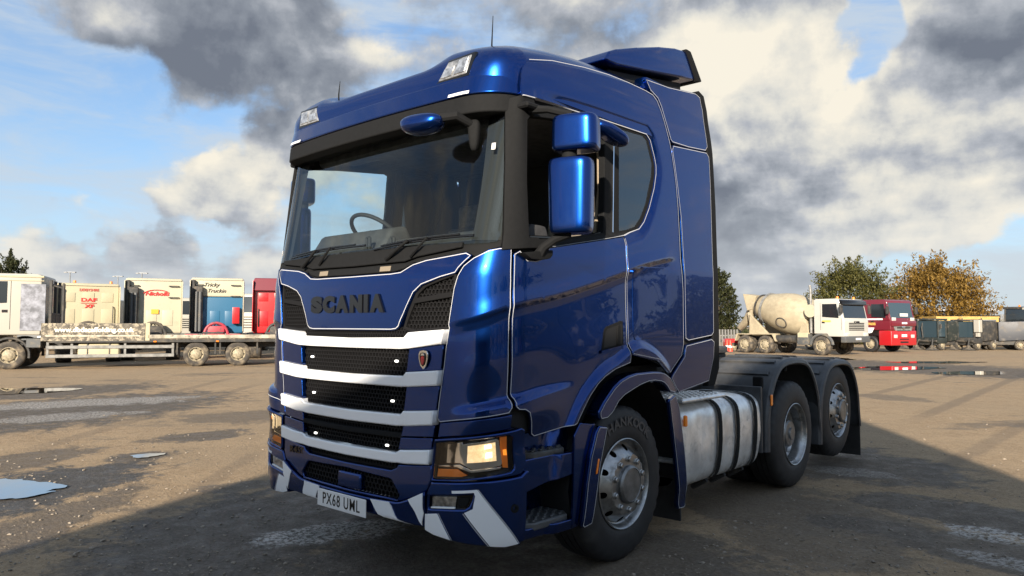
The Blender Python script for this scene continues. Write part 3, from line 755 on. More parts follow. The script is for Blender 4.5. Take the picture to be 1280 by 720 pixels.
BARS = [[(0, 1.489), (.537, 1.497), (.59, 1.528), (.884, 1.547), (.866, 1.464), (.594, 1.432), (.50, 1.427), (0, 1.425)],
        [(0, 1.257), (.536, 1.266), (.574, 1.291), (.848, 1.312), (.838, 1.224), (.6, 1.205), (.50, 1.199), (0, 1.197)],
        [(0, 1.028), (.514, 1.035), (.548, 1.059), (.815, 1.080), (.803, .996), (.56, .970), (.48, .963), (0, .958)],
        [(0, .800), (.481, .805), (.523, .826), (.790, .854), (.782, .770), (.54, .748), (.45, .741), (0, .736)]]
for br in BARS:
    panel('grille_bar', sym(br), WHITE, T, h=barh, depth=.06, bev=.010, step=.035)
# mesh fields between the bars and blue infill blocks at their ends
honeycomb('grille_mesh', sym([(0, 1.485), (.545, 1.492), (.545, 1.552), (0, 1.548)]), h=-.012, shrink=-.01, pitch=.024)
for (x0, za, zb, x1) in ((.565, 1.255, 1.437, .545), (.545, 1.025, 1.212, .525), (.505, .80, .905, .49), (.52, .905, .968, .50), (.44, .695, .75, .44)):
    honeycomb('grille_mesh', sym([(0, za), (x1, za), (x0, zb), (0, zb)]), h=-.02, shrink=.002)
panel('grille_slat', sym([(0, .885), (.535, .893), (.53, .925), (0, .918)]), BLACKP, T, h=.004, depth=.03, bev=.006, step=.06)
for br, nx, xi in ((BARS[0], BARS[1], .562), (BARS[1], BARS[2], .545)):
    panel('grille_infill', [(xi, nx[2][1]+.002), (nx[3][0]-.004, nx[3][1]+.002), (br[4][0]-.004, br[4][1]-.002), (xi+.02, br[5][1]-.002)], BLUE, T, h=lambda s, z: .006, depth=.03, step=.05, sides=LR)
panel('grille_infill', [(.525, .905), (.79, .925), (.80, .998), (.54, .968)], BLUE, T, h=.004, depth=.03, step=.05, sides=LR)
panel('grille_infill', [(.51, .828), (.783, .856), (.788, .918), (.525, .898)], BLUE, T, h=.008, depth=.03, step=.05, sides=LR)
# marker leds, badge
for x, z in ((.455, 1.352), (.424, 1.108), (.385, .836)):
    for sd in LR:
        b = MB(); b.box(skin(sd*x, z, -.012), (.024, .014, .014), .005, 2); b.build('marker_led', LED, T)
b = MB(); bdg = [(0, .055), (.03, .05), (.042, .03), (.04, 0), (.025, -.04), (0, -.06)]
bd = sym(bdg); c = skin(.716, 1.372, .012)
b.prism([(c.x+p[0], c.z+p[1]) for p in bd], c.y, c.y-.008, 'y', .003); o = b.build('badge', CHROME, T)
b = MB(); b.prism([(c.x+p[0]*.7, c.z+p[1]*.72) for p in bd], c.y-.007, c.y-.011, 'y', .001); b.build('badge_field', GLOSSB, o)
b = MB(); b.prism([(c.x+p[0]*.36, c.z-.008+p[1]*.45) for p in bd], c.y-.010, c.y-.014, 'y', .001); b.build('badge_device', mat('badge_red', (.45, .03, .03), .35), o)
b = MB(); b.prism([(c.x-.016, c.z+.022), (c.x+.016, c.z+.022), (c.x+.010, c.z+.034), (c.x-.010, c.z+.034)], c.y-.010, c.y-.014, 'y', .001); b.build('badge_crown', CHROME, o)
# --- bumper
HLB = [(.795, .678), (.812, .918), (1.0, .943), (1.283, .983), (1.325, .993), (1.352, .98), (1.372, .80), (1.365, .76), (1.335, .732), (1.02, .706)]
HLO = [(.806, .690), (.822, .900), (1.0, .926), (1.255, .958), (1.277, .945), (1.293, .770), (1.275, .752), (1.03, .716)]
panel('headlight_surround', HLB, BLUE, T, h=.018, depth=.05, bev=.008, step=.035, holes=[HLO], sides=LR)
for sd in LR:
    def hp(name, poly, material, parent, h, depth=.01, bev=.002): return panel(name, poly, material, parent, h=h, depth=depth, bev=bev, step=.04, sides=(sd,))[0]
    H = hp('headlight', inset(ccw(HLO), -.004), GLOSSB, T, -.030)
    hp('reflector', [(.879, .785), (.985, .795), (1.0, .915), (.884, .893)], CHROME, H, -.018)
    hp('main_reflector', [(.985, .795), (1.07, .762), (1.225, .785), (1.235, .80), (1.21, .93), (1.195, .936), (1.0, .903), (.99, .893)], CHROME, H, -.014)
    hp('lamp_bowl', [(1.03, .80), (1.20, .815), (1.19, .918), (1.035, .895)], LAMPLIT, H, -.010)
    hp('bulb', [(1.135, .83), (1.175, .835), (1.172, .865), (1.14, .86)], LAMPHOT, H, -.006, .006)
    hp('bulb', [(1.13, .88), (1.172, .888), (1.166, .910), (1.13, .902)], LAMPHOT, H, -.006, .006)
    hp('lamp_step', [(.968, .772), (1.06, .748), (1.22, .768), (1.232, .782), (1.06, .762), (.985, .790), (.82, .768), (.82, .760)], CHROME, H, -.010)
    hp('indicator', [(.818, .704), (1.0, .722), (1.035, .732), (.968, .762), (.824, .748)], ORANGE, H, -.010)
    hp('corner_indicator', [(1.236, .776), (1.268, .772), (1.252, .95), (1.213, .945)], ORANGE, H, -.010)
    hp('indicator_bulb', [(1.237, .845), (1.258, .843), (1.254, .877), (1.234, .875)], ORANGELIT, H, -.006, .006)
    panel('headlight_lens', inset(ccw(HLO), .003), LENS, H, h=.010, depth=.003, bev=.001, step=.06, sides=(sd,))
panel('headlight_cowl', [(.815, .925), (1.0, .950), (1.27, .992), (1.275, 1.072), (1.05, 1.04), (.828, 1.008)], BLUE, T, h=-.006, depth=.03, bev=.006, step=.04, sides=LR)
# corner bumper with fog lamp and stripes
BC = [(.724, .385), (.748, .50), (.757, .61), (.79, .672), (1.02, .698), (1.335, .722), (1.368, .745), (1.39, .745), (1.39, .345), (1.303, .338), (1.155, .345), (.892, .360), (.80, .368)]
FOG = [(.768, .515), (1.03, .548), (1.056, .565), (1.072, .60), (1.078, .632), (.775, .592)]
def bumph(s, z): return .012+.012*sst(.66, .70, z)
panel('bumper_corner', BC, BLUE, T, h=bumph, depth=.05, bev=.010, step=.035, holes=[FOG], sides=LR)
for sd in LR:
    F_ = panel('fog_lamp', inset(ccw(FOG), -.003), GLOSSB, T, h=-.012, depth=.01, bev=.001, step=.06, sides=(sd,))[0]
    panel('reflector', [(.785, .53), (.965, .552), (.975, .612), (.79, .587)], mat('fog_reflector', (.35, .36, .37), .25, .9, var=.6, vscale=30), F_, h=-.004, depth=.01, bev=.002, step=.05, sides=(sd,))
    panel('fog_trim', [(.782, .520), (.965, .543), (.965, .553), (.784, .530)], WHITE, F_, h=.004, depth=.01, bev=.002, step=.05, sides=(sd,))
    panel('fog_blank', [(.985, .555), (1.03, .562), (1.045, .578), (1.058, .615), (.988, .606)], BLACKP, F_, h=-.002, depth=.01, bev=.003, step=.05, sides=(sd,))
for pl in ([(.746, .484), (.84, .500), (.925, .362), (.80, .372), (.735, .390)], [(1.03, .530), (1.078, .555), (1.09, .625), (1.083, .645), (.955, .630), (.953, .645), (1.10, .662), (1.335, .341), (1.25, .336), (1.165, .346)]):
    panel('white_stripe', pl, WHITE, T, h=lambda s, z: bumph(s, z)+.004, depth=.004, bev=.001, step=.04, sides=LR)
for pl in ([(1.105, .662), (1.342, .341)], [(1.022, .526), (1.157, .346)], [(.85, .503), (.937, .362)]):
    ribbon('pinstripe', pl, PINE, T, width=.004, h=lambda s, z: bumph(s, z)+.002, closed=False, sides=LR)
b = MB(); b.lathe([(.022, 0), (.024, .008), (.014, .010), (.012, .002), (.0, .002)], 20, Matrix.Translation(skin(1.302, .547, .010)) @ Matrix.Rotation(R(-30), 4, 'Z'))
b.build('sensor', BLACKP, T)
# centre bumper
APR = sym([(0, .69), (.44, .695), (.49, .715), (.505, .735), (.785, .765), (.783, .678), (.752, .618), (.66, .57), (.545, .53), (.51, .522), (.27, .508), (0, .505)])
LM = [(.20, .655), (.43, .642), (.452, .636), (.518, .56), (.500, .528), (.20, .523)]
LMF = sym([(0, .655), (.43, .642), (.452, .636), (.518, .56), (.500, .528), (0, .523)])
panel('bumper_centre', APR, BLUE, T, h=.004, depth=.05, bev=.008, step=.045, holes=[LMF])
honeycomb('lower_mesh', inset(ccw(LMF), -.01), h=-.02, shrink=.0, pitch=.036)
panel('radar_cover', [(-.075, .535), (.17, .535), (.165, .632), (-.07, .632)], BLUE, T, h=.016, depth=.04, bev=.012, step=.05)
panel('mesh_strip_frame', sym([(0, .69), (.44, .695), (.455, .705), (.44, .745), (0, .74)]), MESHM, T, h=-.03, depth=.01, step=.08)
tm = text_mb('R450', .062, .004, .002, sx=1.25, spacing=1.1); nn = skin_n(-.585, .69)
tm.xf(face_frame(skin(-.585, .70, .008), (1, -nn.x, 0), (0, 0, 1))).build('model_badge', GLOSSB, T, False)
LIP = sym([(0, .372), (.53, .362), (.64, .368), (.722, .384), (.745, .50), (.748, .612), (.66, .563), (.545, .524), (.51, .516), (.27, .503), (0, .500)])
def liph(s, z): return .018-.10*sst(.44, .36, z)**2+.008*sst(.50, .515, z)
panel('bumper_lip', LIP, BLUE, T, h=liph, depth=.05, bev=.010, step=.03)
for pl in ([(.275, .502), (.455, .511), (.53, .366), (.365, .372)], [(.625, .552), (.744, .606), (.742, .49), (.715, .41), (.674, .482)]):
    panel('white_stripe', pl, WHITE, T, h=lambda s, z: liph(s, z)+.006, depth=.006, bev=.001, step=.03, sides=LR)
b = MB(); pc = skin(0, .440, .040); b.box((pc.x, pc.y-.004, pc.z), (.52, .008, .111), .003); o = b.build('number_plate', PLATE, T)
tm = text_mb('PX68 UML', .104, .0006, .0008, sx=.78, spacing=1.14); tm.xf(face_frame((pc.x, pc.y-.0088, pc.z-.002), (1, 0, 0), (0, 0, 1)))
for q in islands(tm): q.build('plate_letter', INK, o, False)
# --- entry steps, sill, front wheel arch
panel('step_riser', [(1.375, .79), (1.39, .80), (1.80, .80), (1.82, .78), (1.825, .665), (1.66, .65), (1.40, .61), (1.375, .60)], BLUE, T, h=-.014, depth=.06, bev=.008, step=.06, sides=LR)
panel('arch_skirt', [(1.80, .335), (1.862, .335), (1.885, .57), (1.925, .757), (1.985, .905), (2.02, .95), (1.86, .97), (1.80, .90)], BLUE, T, h=.0, depth=.02, bev=.006, step=.06, sides=LR)
panel('step_rail', [(1.375, .345), (1.43, .338), (1.66, .330), (1.845, .325), (1.845, .392), (1.66, .395), (1.43, .40), (1.375, .41)], BLUE, T, h=-.006, depth=.10, bev=.008, step=.06, sides=LR)
panel('step_sill', [(1.28, .80), (1.30, 1.06), (1.38, 1.03), (1.42, .93), (1.84, .95), (1.90, .80)], BLUE, T, h=-.10, depth=.04, step=.08, sides=LR)
for sd in LR:
    b = MB(); b.span((.93, -1.05, .33), (.97, -.56, .80)); b.span((.95, -1.06, .33), (1.19, -1.035, .78)); b.span((.95, -.57, .33), (1.17, -.545, .80))
    if sd < 0: b.mirror()
    b.build('step_well', BLUE, T, False)
    for z, x1, ya, yb in ((.83, 1.20, -1.03, -.59), (.425, 1.205, -1.02, -.565)):
        b = MB(); b.prism([(.96, ya+.06), (.96, yb-.02), (x1-.06, yb), (x1, yb-.05), (x1, ya+.10), (x1-.08, ya)], z-.045, z, 'z', .008)
        k = MB()
        for i in range(9):
            for j in range(4):
                yy = ya+.07+i*(yb-ya-.12)/8; x_ = 1.0+j*.052+(.02 if i % 2 else 0)
                if x_ < x1-.02: k.box((x_, yy, z+.004), (.022, .022, .012), .004)
        if sd < 0: b.mirror(); k.mirror()
        o = b.build('step_plate', mat('step_alloy', (.10, .105, .11), .5, .4, dirt=(.06, .055, .05)), T); k.build('step_tread', MATS['step_alloy'], o)
ABAND = [(2.009, .998), (2.009, 1.03), (2.06, 1.083), (2.115, 1.127), (2.18, 1.175), (2.254, 1.212), (2.35, 1.238), (2.447, 1.251), (2.652, 1.253), (2.76, 1.247), (2.837, 1.233), (2.92, 1.20), (2.984, 1.156), (3.041, 1.1), (3.018, 1.075), (2.914, 1.094), (2.858, 1.134), (2.81, 1.16), (2.759, 1.174), (2.68, 1.184), (2.599, 1.183), (2.49, 1.165), (2.397, 1.14), (2.30, 1.112), (2.225, 1.075), (2.16, 1.012), (2.097, .979), (2.027, .976)]
def archh(s, z): return .045+.022*sst(.80, .70, math.hypot(s-2.55, (z-.47)))
panel('wheel_arch', ABAND, BLUE, T, h=.04, depth=.10, bev=.014, step=.04, sides=LR)
ribbon('pinstripe', inset(ccw(ABAND), .010), PINE, T, h=.0415, width=.0042, sides=LR)
FLF = [(2.106, .925), (2.018, .940), (1.985, .905), (1.925, .757), (1.888, .59), (1.858, .345), (1.885, .323), (1.967, .334), (1.978, .399), (2.03, .692)]
FLR = [(2.913, 1.035), (3.02, 1.062), (3.048, 1.05), (3.099, .959), (3.175, .654), (3.23, .40), (3.262, .215), (3.24, .195), (3.155, .20), (3.085, .43), (3.018, .673)]
for pl in (FLF, FLR):
    panel('wheel_arch_leg', pl, BLUE, T, h=.034, depth=.030, bev=.010, step=.05, sides=LR)
    ribbon('pinstripe', inset(ccw(pl), .010), PINE, T, h=.0355, width=.0042, sides=LR)
panel('side_marker', [(1.975, .645), (1.992, .648), (2.012, .735), (2.0, .738)], ORANGE, T, h=.040, depth=.01, bev=.003, step=.1, sides=LR)
for sd in LR:                                  # wheel-well liner and mud flap
    b = MB()
    prof = [(-.56, .30), (-.60, .55), (-.55, .85), (-.38, 1.06), (-.15, 1.19), (.2, 1.225), (.46, 1.14), (.62, .97), (.76, .60), (.84, .22)]
    b.grid(lambda u, v: (.55+.65*v, *[(lambda i, f: (prof[i][0]*(1-f)+prof[i+1][0]*f, prof[i][1]*(1-f)+prof[i+1][1]*f))(min(8, int(u*9)), u*9-min(8, int(u*9)))][0]), 27, 2)
    if sd < 0: b.mirror()
    b.build('wheel_well', mat('liner_black', (.010, .010, .011), .75, bump=.2, bscale=40), T)
    b = MB(); b.span((.62, .80, .10), (1.19, .82, .45), .004)
    if sd < 0: b.mirror()
    b.build('mud_flap', RUBBER, T)
# --- visor and roof
VX, VY, VRX, VRY = .86, -.97, .305, .270; VARC = PI/2*(VRX+VRY)/2
def vis(s, z, off=0.):
    sg = -1 if s < 0 else 1; s = abs(s); sh = .30*max(0, z-2.93)-.10*max(0, 2.93-z)
    if s <= VX: x, y, nx, ny = s, VY-VRY-.035*(1-(s/VX)**2), 0, -1
    else:
        t = min(1.25, (s-VX)/VARC)*PI/2; x, y, nx, ny = VX+VRX*math.sin(t), VY-VRY*math.cos(t), math.sin(t), -math.cos(t)
    return Vector((sg*(x+nx*off-nx*sh*.35), y+ny*off+sh*max(.0, -ny), z))
def vis_n(s, z, off=0.):
    e = .004; return (vis(s+e, z, off)-vis(s-e, z, off)).cross(vis(s, z+e, off)-vis(s, z-e, off)).normalized()
panel('sun_visor', sym([(0, 2.815), (.9, 2.815), (1.18, 2.822), (1.265, 2.85), (1.285, 2.885), (1.285, 2.928), (0, 2.928)]), BLACKP, T, h=0, depth=.10, bev=.010, step=.04, fn=vis, fnn=vis_n)
panel('visor_band', sym([(0, 2.932), (1.285, 2.932), (1.28, 2.99), (1.20, 3.045), (.95, 3.052), (0, 3.052)]), BLUE, T, h=.006, depth=.16, bev=.010, step=.04, fn=vis, fnn=vis_n)
for sd in LR:
    b = MB(); b.grid(lambda u, v: vis(sd*(.80+.15*u), 2.934+.018*v, .014), 4, 1); b.build('visor_marker', WHITE, T)
b = MB(); b.grid(lambda u, v: vis(-1.2+2.4*u, 2.822, -.02-.16*v), 30, 2); b.build('visor_underside', BLACKP, T)
TOPZ = hermite([(-1.2, 3.05), (-1.188, 3.14), (-1.165, 3.215), (-1.12, 3.27), (-1.02, 3.31), (-.85, 3.355), (-.6, 3.405), (-.2, 3.45), (.2, 3.465), (.6, 3.45), (.95, 3.42)])
def roofp(u, v):
    y = -1.2+2.12*(u**1.7)
    wd = 1.172 if y > VY else VX+(VRX)*math.sqrt(max(0, 1-((y-VY)/(VRY-.035))**2))
    wd = min(wd, 1.172)
    t = PI*v; n = 2/5.0; c, s_ = math.cos(t), math.sin(t)
    zb = 2.975
    dip = .075*(1-sst(.45, .72, abs(wd*abs(c)**n)))*(1-sst(-.9, -.2, y))*sst(-1.2, -1.1, y)
    return Vector((-wd*math.copysign(abs(c)**n, c), y, zb+(TOPZ(y)-zb)*max(0, s_)**n-dip))
b = MB(); b.grid(roofp, 70, 120); b.f = [f[::-1] for f in b.f]
k = len(b.v); base = 70*121
b.f.append(tuple(base+j for j in range(121)))
b.build('roof', BLUE, T)
# roof lamps
for sd in LR:
    q = [(.615, 3.06), (.70, 3.210), (.945, 3.212), (.920, 3.06)]
    b = MB(); b.prism([(sd*x, z) for x, z in q], -1.20, -1.08, 'y', .012, 2); b.v = [p+Vector((0, .22*(p.z-3.06), 0)) for p in b.v]
    o = b.build('roof_lamp', GLOSSB, T)
    q2 = [(.650, 3.078), (.718, 3.192), (.918, 3.194), (.897, 3.078)]
    b = MB(); b.prism([(sd*x, z) for x, z in q2], -1.206, -1.19, 'y', .004); b.v = [p+Vector((0, .22*(p.z-3.06), 0)) for p in b.v]
    b.build('lamp_reflector', mat('lamp_facets', (.30, .305, .31), .25, .5, .6, var=.6, vscale=18), o)
    for xa, xb, za, zb in ((.67, .77, 3.09, 3.15), (.79, .885, 3.09, 3.182)):
        b = MB(); b.prism([(sd*xa, za), (sd*xb, za), (sd*(xb+.02), zb), (sd*(xa+.03), zb)], -1.212, -1.204, 'y', .003); b.v = [p+Vector((0, .22*(p.z-3.06), 0)) for p in b.v]
        b.build('lamp_bowl', mat('lamp_bowl_metal', (.5, .5, .5), .25, .8, var=.5, vscale=25), o)
for x, y, z, h in ((.9, -.98, 3.24, .26), (-.6, -1.06, 3.22, .18)):
    b = MB(); b.tube([(x, y, z), (x, y, z+.08), (x, y+.01, z+h)], [.007, .005, .002], 6); b.build('aerial', BLACKP, T)
# roof air deflector
sp = [(.0, 3.455), (.06, 3.53), (.15, 3.57), (.42, 3.66), (.75, 3.76), (1.0, 3.82), (1.18, 3.845), (1.36, 3.64), (1.1, 3.605), (.5, 3.505), (.15, 3.452)]
b = MB(); b.prism(sp, -1.075, 1.075, 'x', .018, 3); b.build('roof_deflector', BLUE, T)
b = MB(); b.prism([(1.16, 3.858), (1.235, 3.856), (1.285, 3.80), (1.425, 3.645), (1.33, 3.625)], -1.09, 1.09, 'x', .012, 2); b.build('deflector_lip', BLACKP, T)
b = MB(); b.prism([(.1, 3.36), (.15, 3.44), (.5, 3.49), (1.22, 3.605), (1.22, 3.36)], -1.0, 1.0, 'x', .01); b.build('deflector_base', DARKM, T)
for sd in LR:                                   # upper edge returns of the side deflectors
    b = MB(); b.span((1.02, .45, 3.34), (1.13, 1.22, 3.44), .03, 2)
    if sd < 0: b.mirror()
    b.build('deflector_return', BLUE, T)
# --- mirrors
def shell_box(c, d, e=4., taper=0., tilt=0., rz=0., ev=None):
    b = MB(); n = 2/e; nv = 2/(ev or e)
    def P_(u, v):
        a, t = 2*PI*u, PI*(v-.5)
        sp_ = lambda x: math.copysign(abs(x)**n, x); sv = lambda x: math.copysign(abs(x)**nv, x)
        x, y, z = sv(math.cos(t))*sp_(math.cos(a)), sv(math.cos(t))*sp_(math.sin(a)), sv(math.sin(t))
        k = 1-taper*(1-z)/2
        return Vector((x*d[0]/2*k, y*d[1]/2, z*d[2]/2))
    b.grid(P_, 64, 48)
    return b.xf(Matrix.Translation(c) @ Matrix.Rotation(rz, 4, 'Z') @ Matrix.Rotation(tilt, 4, 'X'))
for sd in LR:
    def bm_(mb, nm, mtl, par):
        if sd < 0: mb.mirror()
        return mb.build(nm, mtl, par)
    M_ = bm_(shell_box((1.425, -.86, 2.32), (.265, .17, .44), 3.4, .06, 0, R(20), 11.), 'mirror_housing', BLUE, T)
    g_ = MB(); g_.box((1.43-.037, -.79, 2.32), (.19, .01, .37), .01, 2, R(28)); bm_(g_, 'mirror_glass', CHROME, M_)
    M2 = bm_(shell_box((1.435, -.825, 2.69), (.27, .18, .215), 3.6, -.03, 0, R(20), 8.), 'wide_mirror_housing', BLUE, T)
    a = MB(); a.tube([(1.40, -.85, 2.52), (1.40, -.84, 2.62)], .045, 12); bm_(a, 'mirror_stub', BLACKP, T); a = MB(); a.tube([(1.24, -.93, 1.985), (1.27, -.92, 2.03), (1.33, -.89, 2.075), (1.41, -.86, 2.105)], [.035, .028, .026, .030], 10)
    bm_(a, 'mirror_arm', BLACKP, T); a = MB(); a.tube([(1.20, -.98, 2.845), (1.30, -.92, 2.84), (1.42, -.85, 2.80)], [.03, .022, .022], 8); a.box((1.21, -.98, 2.855), (.10, .16, .035), .01)
    bm_(a, 'mirror_arm', BLACKP, T)
    a = MB(); a.prism([(-1.10, 1.985), (-.83, 2.02), (-.835, 1.985), (-.86, 1.965), (-.94, 1.952), (-1.03, 1.952)], 1.20, 1.27, 'x', .01, 2); bm_(a, 'mirror_base', BLACKP, T)
    if sd < 0: continue
    kb = shell_box((1.315, -.30, 2.815), (.17, .30, .09), 2.6, .2, R(-18), R(-12)); K_ = bm_(kb, 'kerb_mirror', BLUE, T)
    a = MB(); a.tube([(1.2, -.36, 2.88), (1.29, -.34, 2.84)], .02, 8); bm_(a, 'kerb_mirror_arm', BLACKP, K_)
fm = shell_box((.70, -1.37, 2.765), (.33, .155, .115), 2.5, .25, R(-8), R(14)); FM = fm.build('front_mirror', BLUE, T)
a = MB(); a.tube([(.80, -1.34, 2.79), (.90, -1.28, 2.80), (.93, -1.17, 2.76)], [.03, .028, .024], 10); a.build('front_mirror_arm', BLACKP, FM)
shell_box((.935, -1.165, 2.70), (.085, .07, .19), 3., .4, 0, R(30)).build('camera_pod', BLACKP, T)
# --- interior
b = MB(); b.prism([(-1.20, 1.75), (-1.17, 2.03), (-1.0, 2.10), (-.86, 2.19), (-.72, 2.19), (-.66, 2.0), (-.72, 1.6)], -1.13, 1.13, 'x', .03, 2)
b.prism([(-1.02, 2.08), (-.90, 2.27), (-.76, 2.30), (-.70, 2.20), (-.72, 2.0)], -1.05, -.15, 'x', .04, 3); b.build('dashboard', mat('dash_plastic', (.03, .03, .032), .75, var=.3, vscale=12), T)
b = MB(); tor = []
ring = Matrix.Translation((-.585, -.70, 2.27)) @ Matrix.Rotation(R(-38), 4, 'X')
b.tube([ring @ Vector((.225*math.cos(t*2*PI/40), .225*math.sin(t*2*PI/40), 0)) for t in range(41)], .016, 10)
b.tube([ring @ Vector((-.21, 0, 0)), ring @ Vector((0, 0, -.03)), ring @ Vector((.21, 0, 0))], .018, 8); b.tube([ring @ Vector((0, -.02, -.02)), ring @ Vector((0, -.05, -.22))], .05, 10)
b.build('steering_wheel', INTER, T)
for sx in (-.58, .58):
    b = MB(); b.box((sx, .02, 1.72), (.50, .50, .16), .05, 3); b.box((sx, .26, 2.08), (.48, .14, .70), .06, 3, rot=Matrix.Rotation(R(-10), 3, 'X')); b.box((sx, .34, 2.52), (.28, .11, .22), .05, 3); b.span((sx-.2, -.15, 1.25), (sx+.2, .2, 1.66))
    b.build('seat', SEATM, T)
b = MB(); b.span((-1.1, -1.05, 2.90), (1.1, -.55, 2.97), .02); b.span((-1.12, -.6, 3.0), (1.12, .86, 3.03)); b.span((-.95, -1.0, 2.80), (.95, -.92, 2.92), .02); b.build('headlining', INTER2, T)
b = MB(); b.tube([(1.08, -.14, 2.20), (1.09, -.10, 2.5), (1.10, -.12, 2.85)], .014, 8); b.build('seat_belt', mat('belt_tan', (.30, .24, .17), .8), T)
b = MB(); b.span((1.0, -.88, 1.42), (1.12, .4, 2.02), .03); b.build('door_card', INTER, T); b.mirror().build('door_card', INTER, T)
for x, hgt in ((-.25, .12), (.02, .10)):
    b = MB(); b.tube([(x, -1.05, 2.07), (x, -1.05, 2.07+hgt)], .012, 8); b.tube([(x+.035, -1.05, 2.07), (x+.035, -1.05, 2.07+hgt)], .012, 8); b.tube([(x, -1.05, 2.07+hgt), (x+.035, -1.05, 2.07+hgt)], .010, 8); b.build('dash_holder', INTER, T)
# --- wheels
def disc(r0, r1, xf, holes, step=.028, mt=None):
    """a wheel disc with real holes; xf gives its dish"""
    circ = lambda r, n, c=(0, 0): [(c[0]+r*math.cos(2*PI*i/n), c[1]+r*math.sin(2*PI*i/n)) for i in range(n)]
    hs = [circ(q, 14, c) for c, q in holes]
    if r0 > 0: hs.append(circ(r0, 40))
    V, F = cdt(circ(r1, 60), hs, step)
    return [(xf(math.hypot(a, b_)), a, b_) for a, b_ in V], F
def tyre_mb(ro, wd, ri=.285, seg=96):
    """outer face at x = 0, tyre runs towards -x"""
    w_ = wd; sh = .022
    pr = [(ri, -.030), (ri+.012, -.004), (ri+.03, .004), (ri+.075, .009), (ri+.13, .004), (ro-.055, -.006), (ro-.03, -.014), (ro-.012, -.026), (ro-.002, -.042)]
    tr = []
    for i in range(4):
        x0 = -.055-(w_-.11)*i/4; x1 = -.055-(w_-.11)*(i+.84)/4; xm = x1; xn = -.055-(w_-.11)*(i+1)/4
        tr += [(ro, x0), (ro, x1)]
        if i < 3: tr += [(ro-.014, x1-.001), (ro-.014, xn+.001)]
    back = [(r, -w_-x) for r, x in pr[::-1]]
    prof = pr+tr+back
    b = MB(); b.lathe(prof, seg)
    n0 = len(pr)
    for i in range(len(prof)):                      # shoulder blocks
        if i in (n0-3, n0-2, n0-1, n0+len(tr), n0+len(tr)+1, n0+len(tr)+2):
            for t in range(0, seg, 3):
                q = b.v[i*seg+t]; k = (math.hypot(q.y, q.z)-.010)/math.hypot(q.y, q.z); q.y *= k; q.z *= k
    b.f = [f[::-1] for f in b.f]
    return b
NUT = []
def nuts(n, r, x, parent, ln=.020, rad=.0185):
    for i in range(n):
        a = 2*PI*(i+.5)/n
        if not NUT:
            b = MB(); b.lathe([(rad*1.3, 0), (rad*1.3, .005), (rad, .007), (rad, ln), (rad*.7, ln+.005), (0, ln+.005)], 8); o = b.build('wheel_nut', STEEL, parent); NUT.append(o.data)
        else: o = link(bpy.data.objects.new('wheel_nut', NUT[0]), parent)
        o.location = (x, r*math.cos(a), r*math.sin(a))
def steer_wheel(parent, loc, sd, ro=.515, letters=True):
    Wh = empty('wheel', loc, 0 if sd > 0 else PI, parent)
    tyre_mb(ro, .315).build('tyre', RUBBER, Wh)
    if letters:
        b = MB(); txt = 'HANKOOK'
        for i, ch in enumerate(txt):
            a = R(82)-R(11)*(i-3)
            tm = text_mb(ch, .085, .0016, .003, sx=1.2)
            rad = Vector((0, -math.cos(a)*-1, math.sin(a)))
            rad = Vector((0, math.cos(a), math.sin(a)))
            tm.xf(face_frame(Vector((.0100, 0, 0))+rad*.412, rad.cross(Vector((1, 0, 0)))*-1 if False else Vector((1, 0, 0)).cross(rad)*-1, rad)); b.add(tm.v, tm.f)
        b.build('tyre_lettering', mat('tyre_letter_rubber', (.05, .05, .053), .5), Wh, False)
    b = MB(); b.lathe([(.288, -.032), (.300, -.006), (.302, .006), (.296, .010), (.288, .004), (.280, -.020), (.274, -.040), (.268, -.045), (.262, -.046)], 64)
    xf = hermite([(.10, .034), (.196, .034), (.204, .030), (.212, .012), (.222, .002), (.24, -.016), (.262, -.046)])
    V, F = disc(.10, .262, xf, [((.237*math.cos(2*PI*(i+.3)/10), .237*math.sin(2*PI*(i+.3)/10)), .021) for i in range(10)])
    b.add(V, F); b.lathe([(.298, -.25), (.262, -.12), (.262, -.07)], 48)
    b.build('rim', STEEL, Wh)
    b = MB(); b.lathe([(.27, -.16), (.27, -.10), (.0, -.10)], 40); b.build('wheel_back', DARKM, Wh)
    nuts(10, .1675, .030, Wh)
    b = MB(); b.lathe([(.128, .030), (.126, .052), (.118, .060), (.110, .064), (.108, .060), (.0, .062)], 48); b.build('hub_cap', mat('hub_grey', (.20, .205, .21), .42, .8, var=.3, vscale=12), Wh)
    return Wh
def drive_wheel(parent, loc, sd, ro=.515):
    Wh = empty('wheel', loc, 0 if sd > 0 else PI, parent)
    tyre_mb(ro, .315).build('tyre', RUBBER, Wh)
    b = tyre_mb(ro, .315); b.xf(Matrix.Translation((-.345, 0, 0))); b.build('inner_tyre', RUBBER, Wh)
    b = MB(); b.lathe([(.288, -.032), (.300, -.006), (.302, .006), (.296, .010), (.288, .004), (.282, -.020), (.275, -.030), (.268, -.034), (.262, -.05), (.258, -.115), (.240, -.125), (.232, -.14), (.225, -.165)], 72)
    V, F = disc(.10, .225, lambda r: -.165+.02*math.sin((r-.1)/.125*PI), [((.205*math.cos(2*PI*(i+.3)/10), .205*math.sin(2*PI*(i+.3)/10)), .014) for i in range(10)])
    b.add(V, F); b.build('rim', STEEL, Wh)
    nuts(10, .160, -.150, Wh)
    b = MB(); b.lathe([(.135, -.165), (.13, -.06), (.118, -.045), (.06, -.04), (.055, -.025), (.0, -.022)], 40); b.build('hub', MATS['hub_grey'], Wh)
    return Wh
for sd in LR:
    steer_wheel(T, (sd*1.215, 0, .512), sd)
    drive_wheel(T, (sd*1.215, 3.037, .515), sd)
    steer_wheel(T, (sd*1.19, 4.379, .515+.118), sd, .512, False)
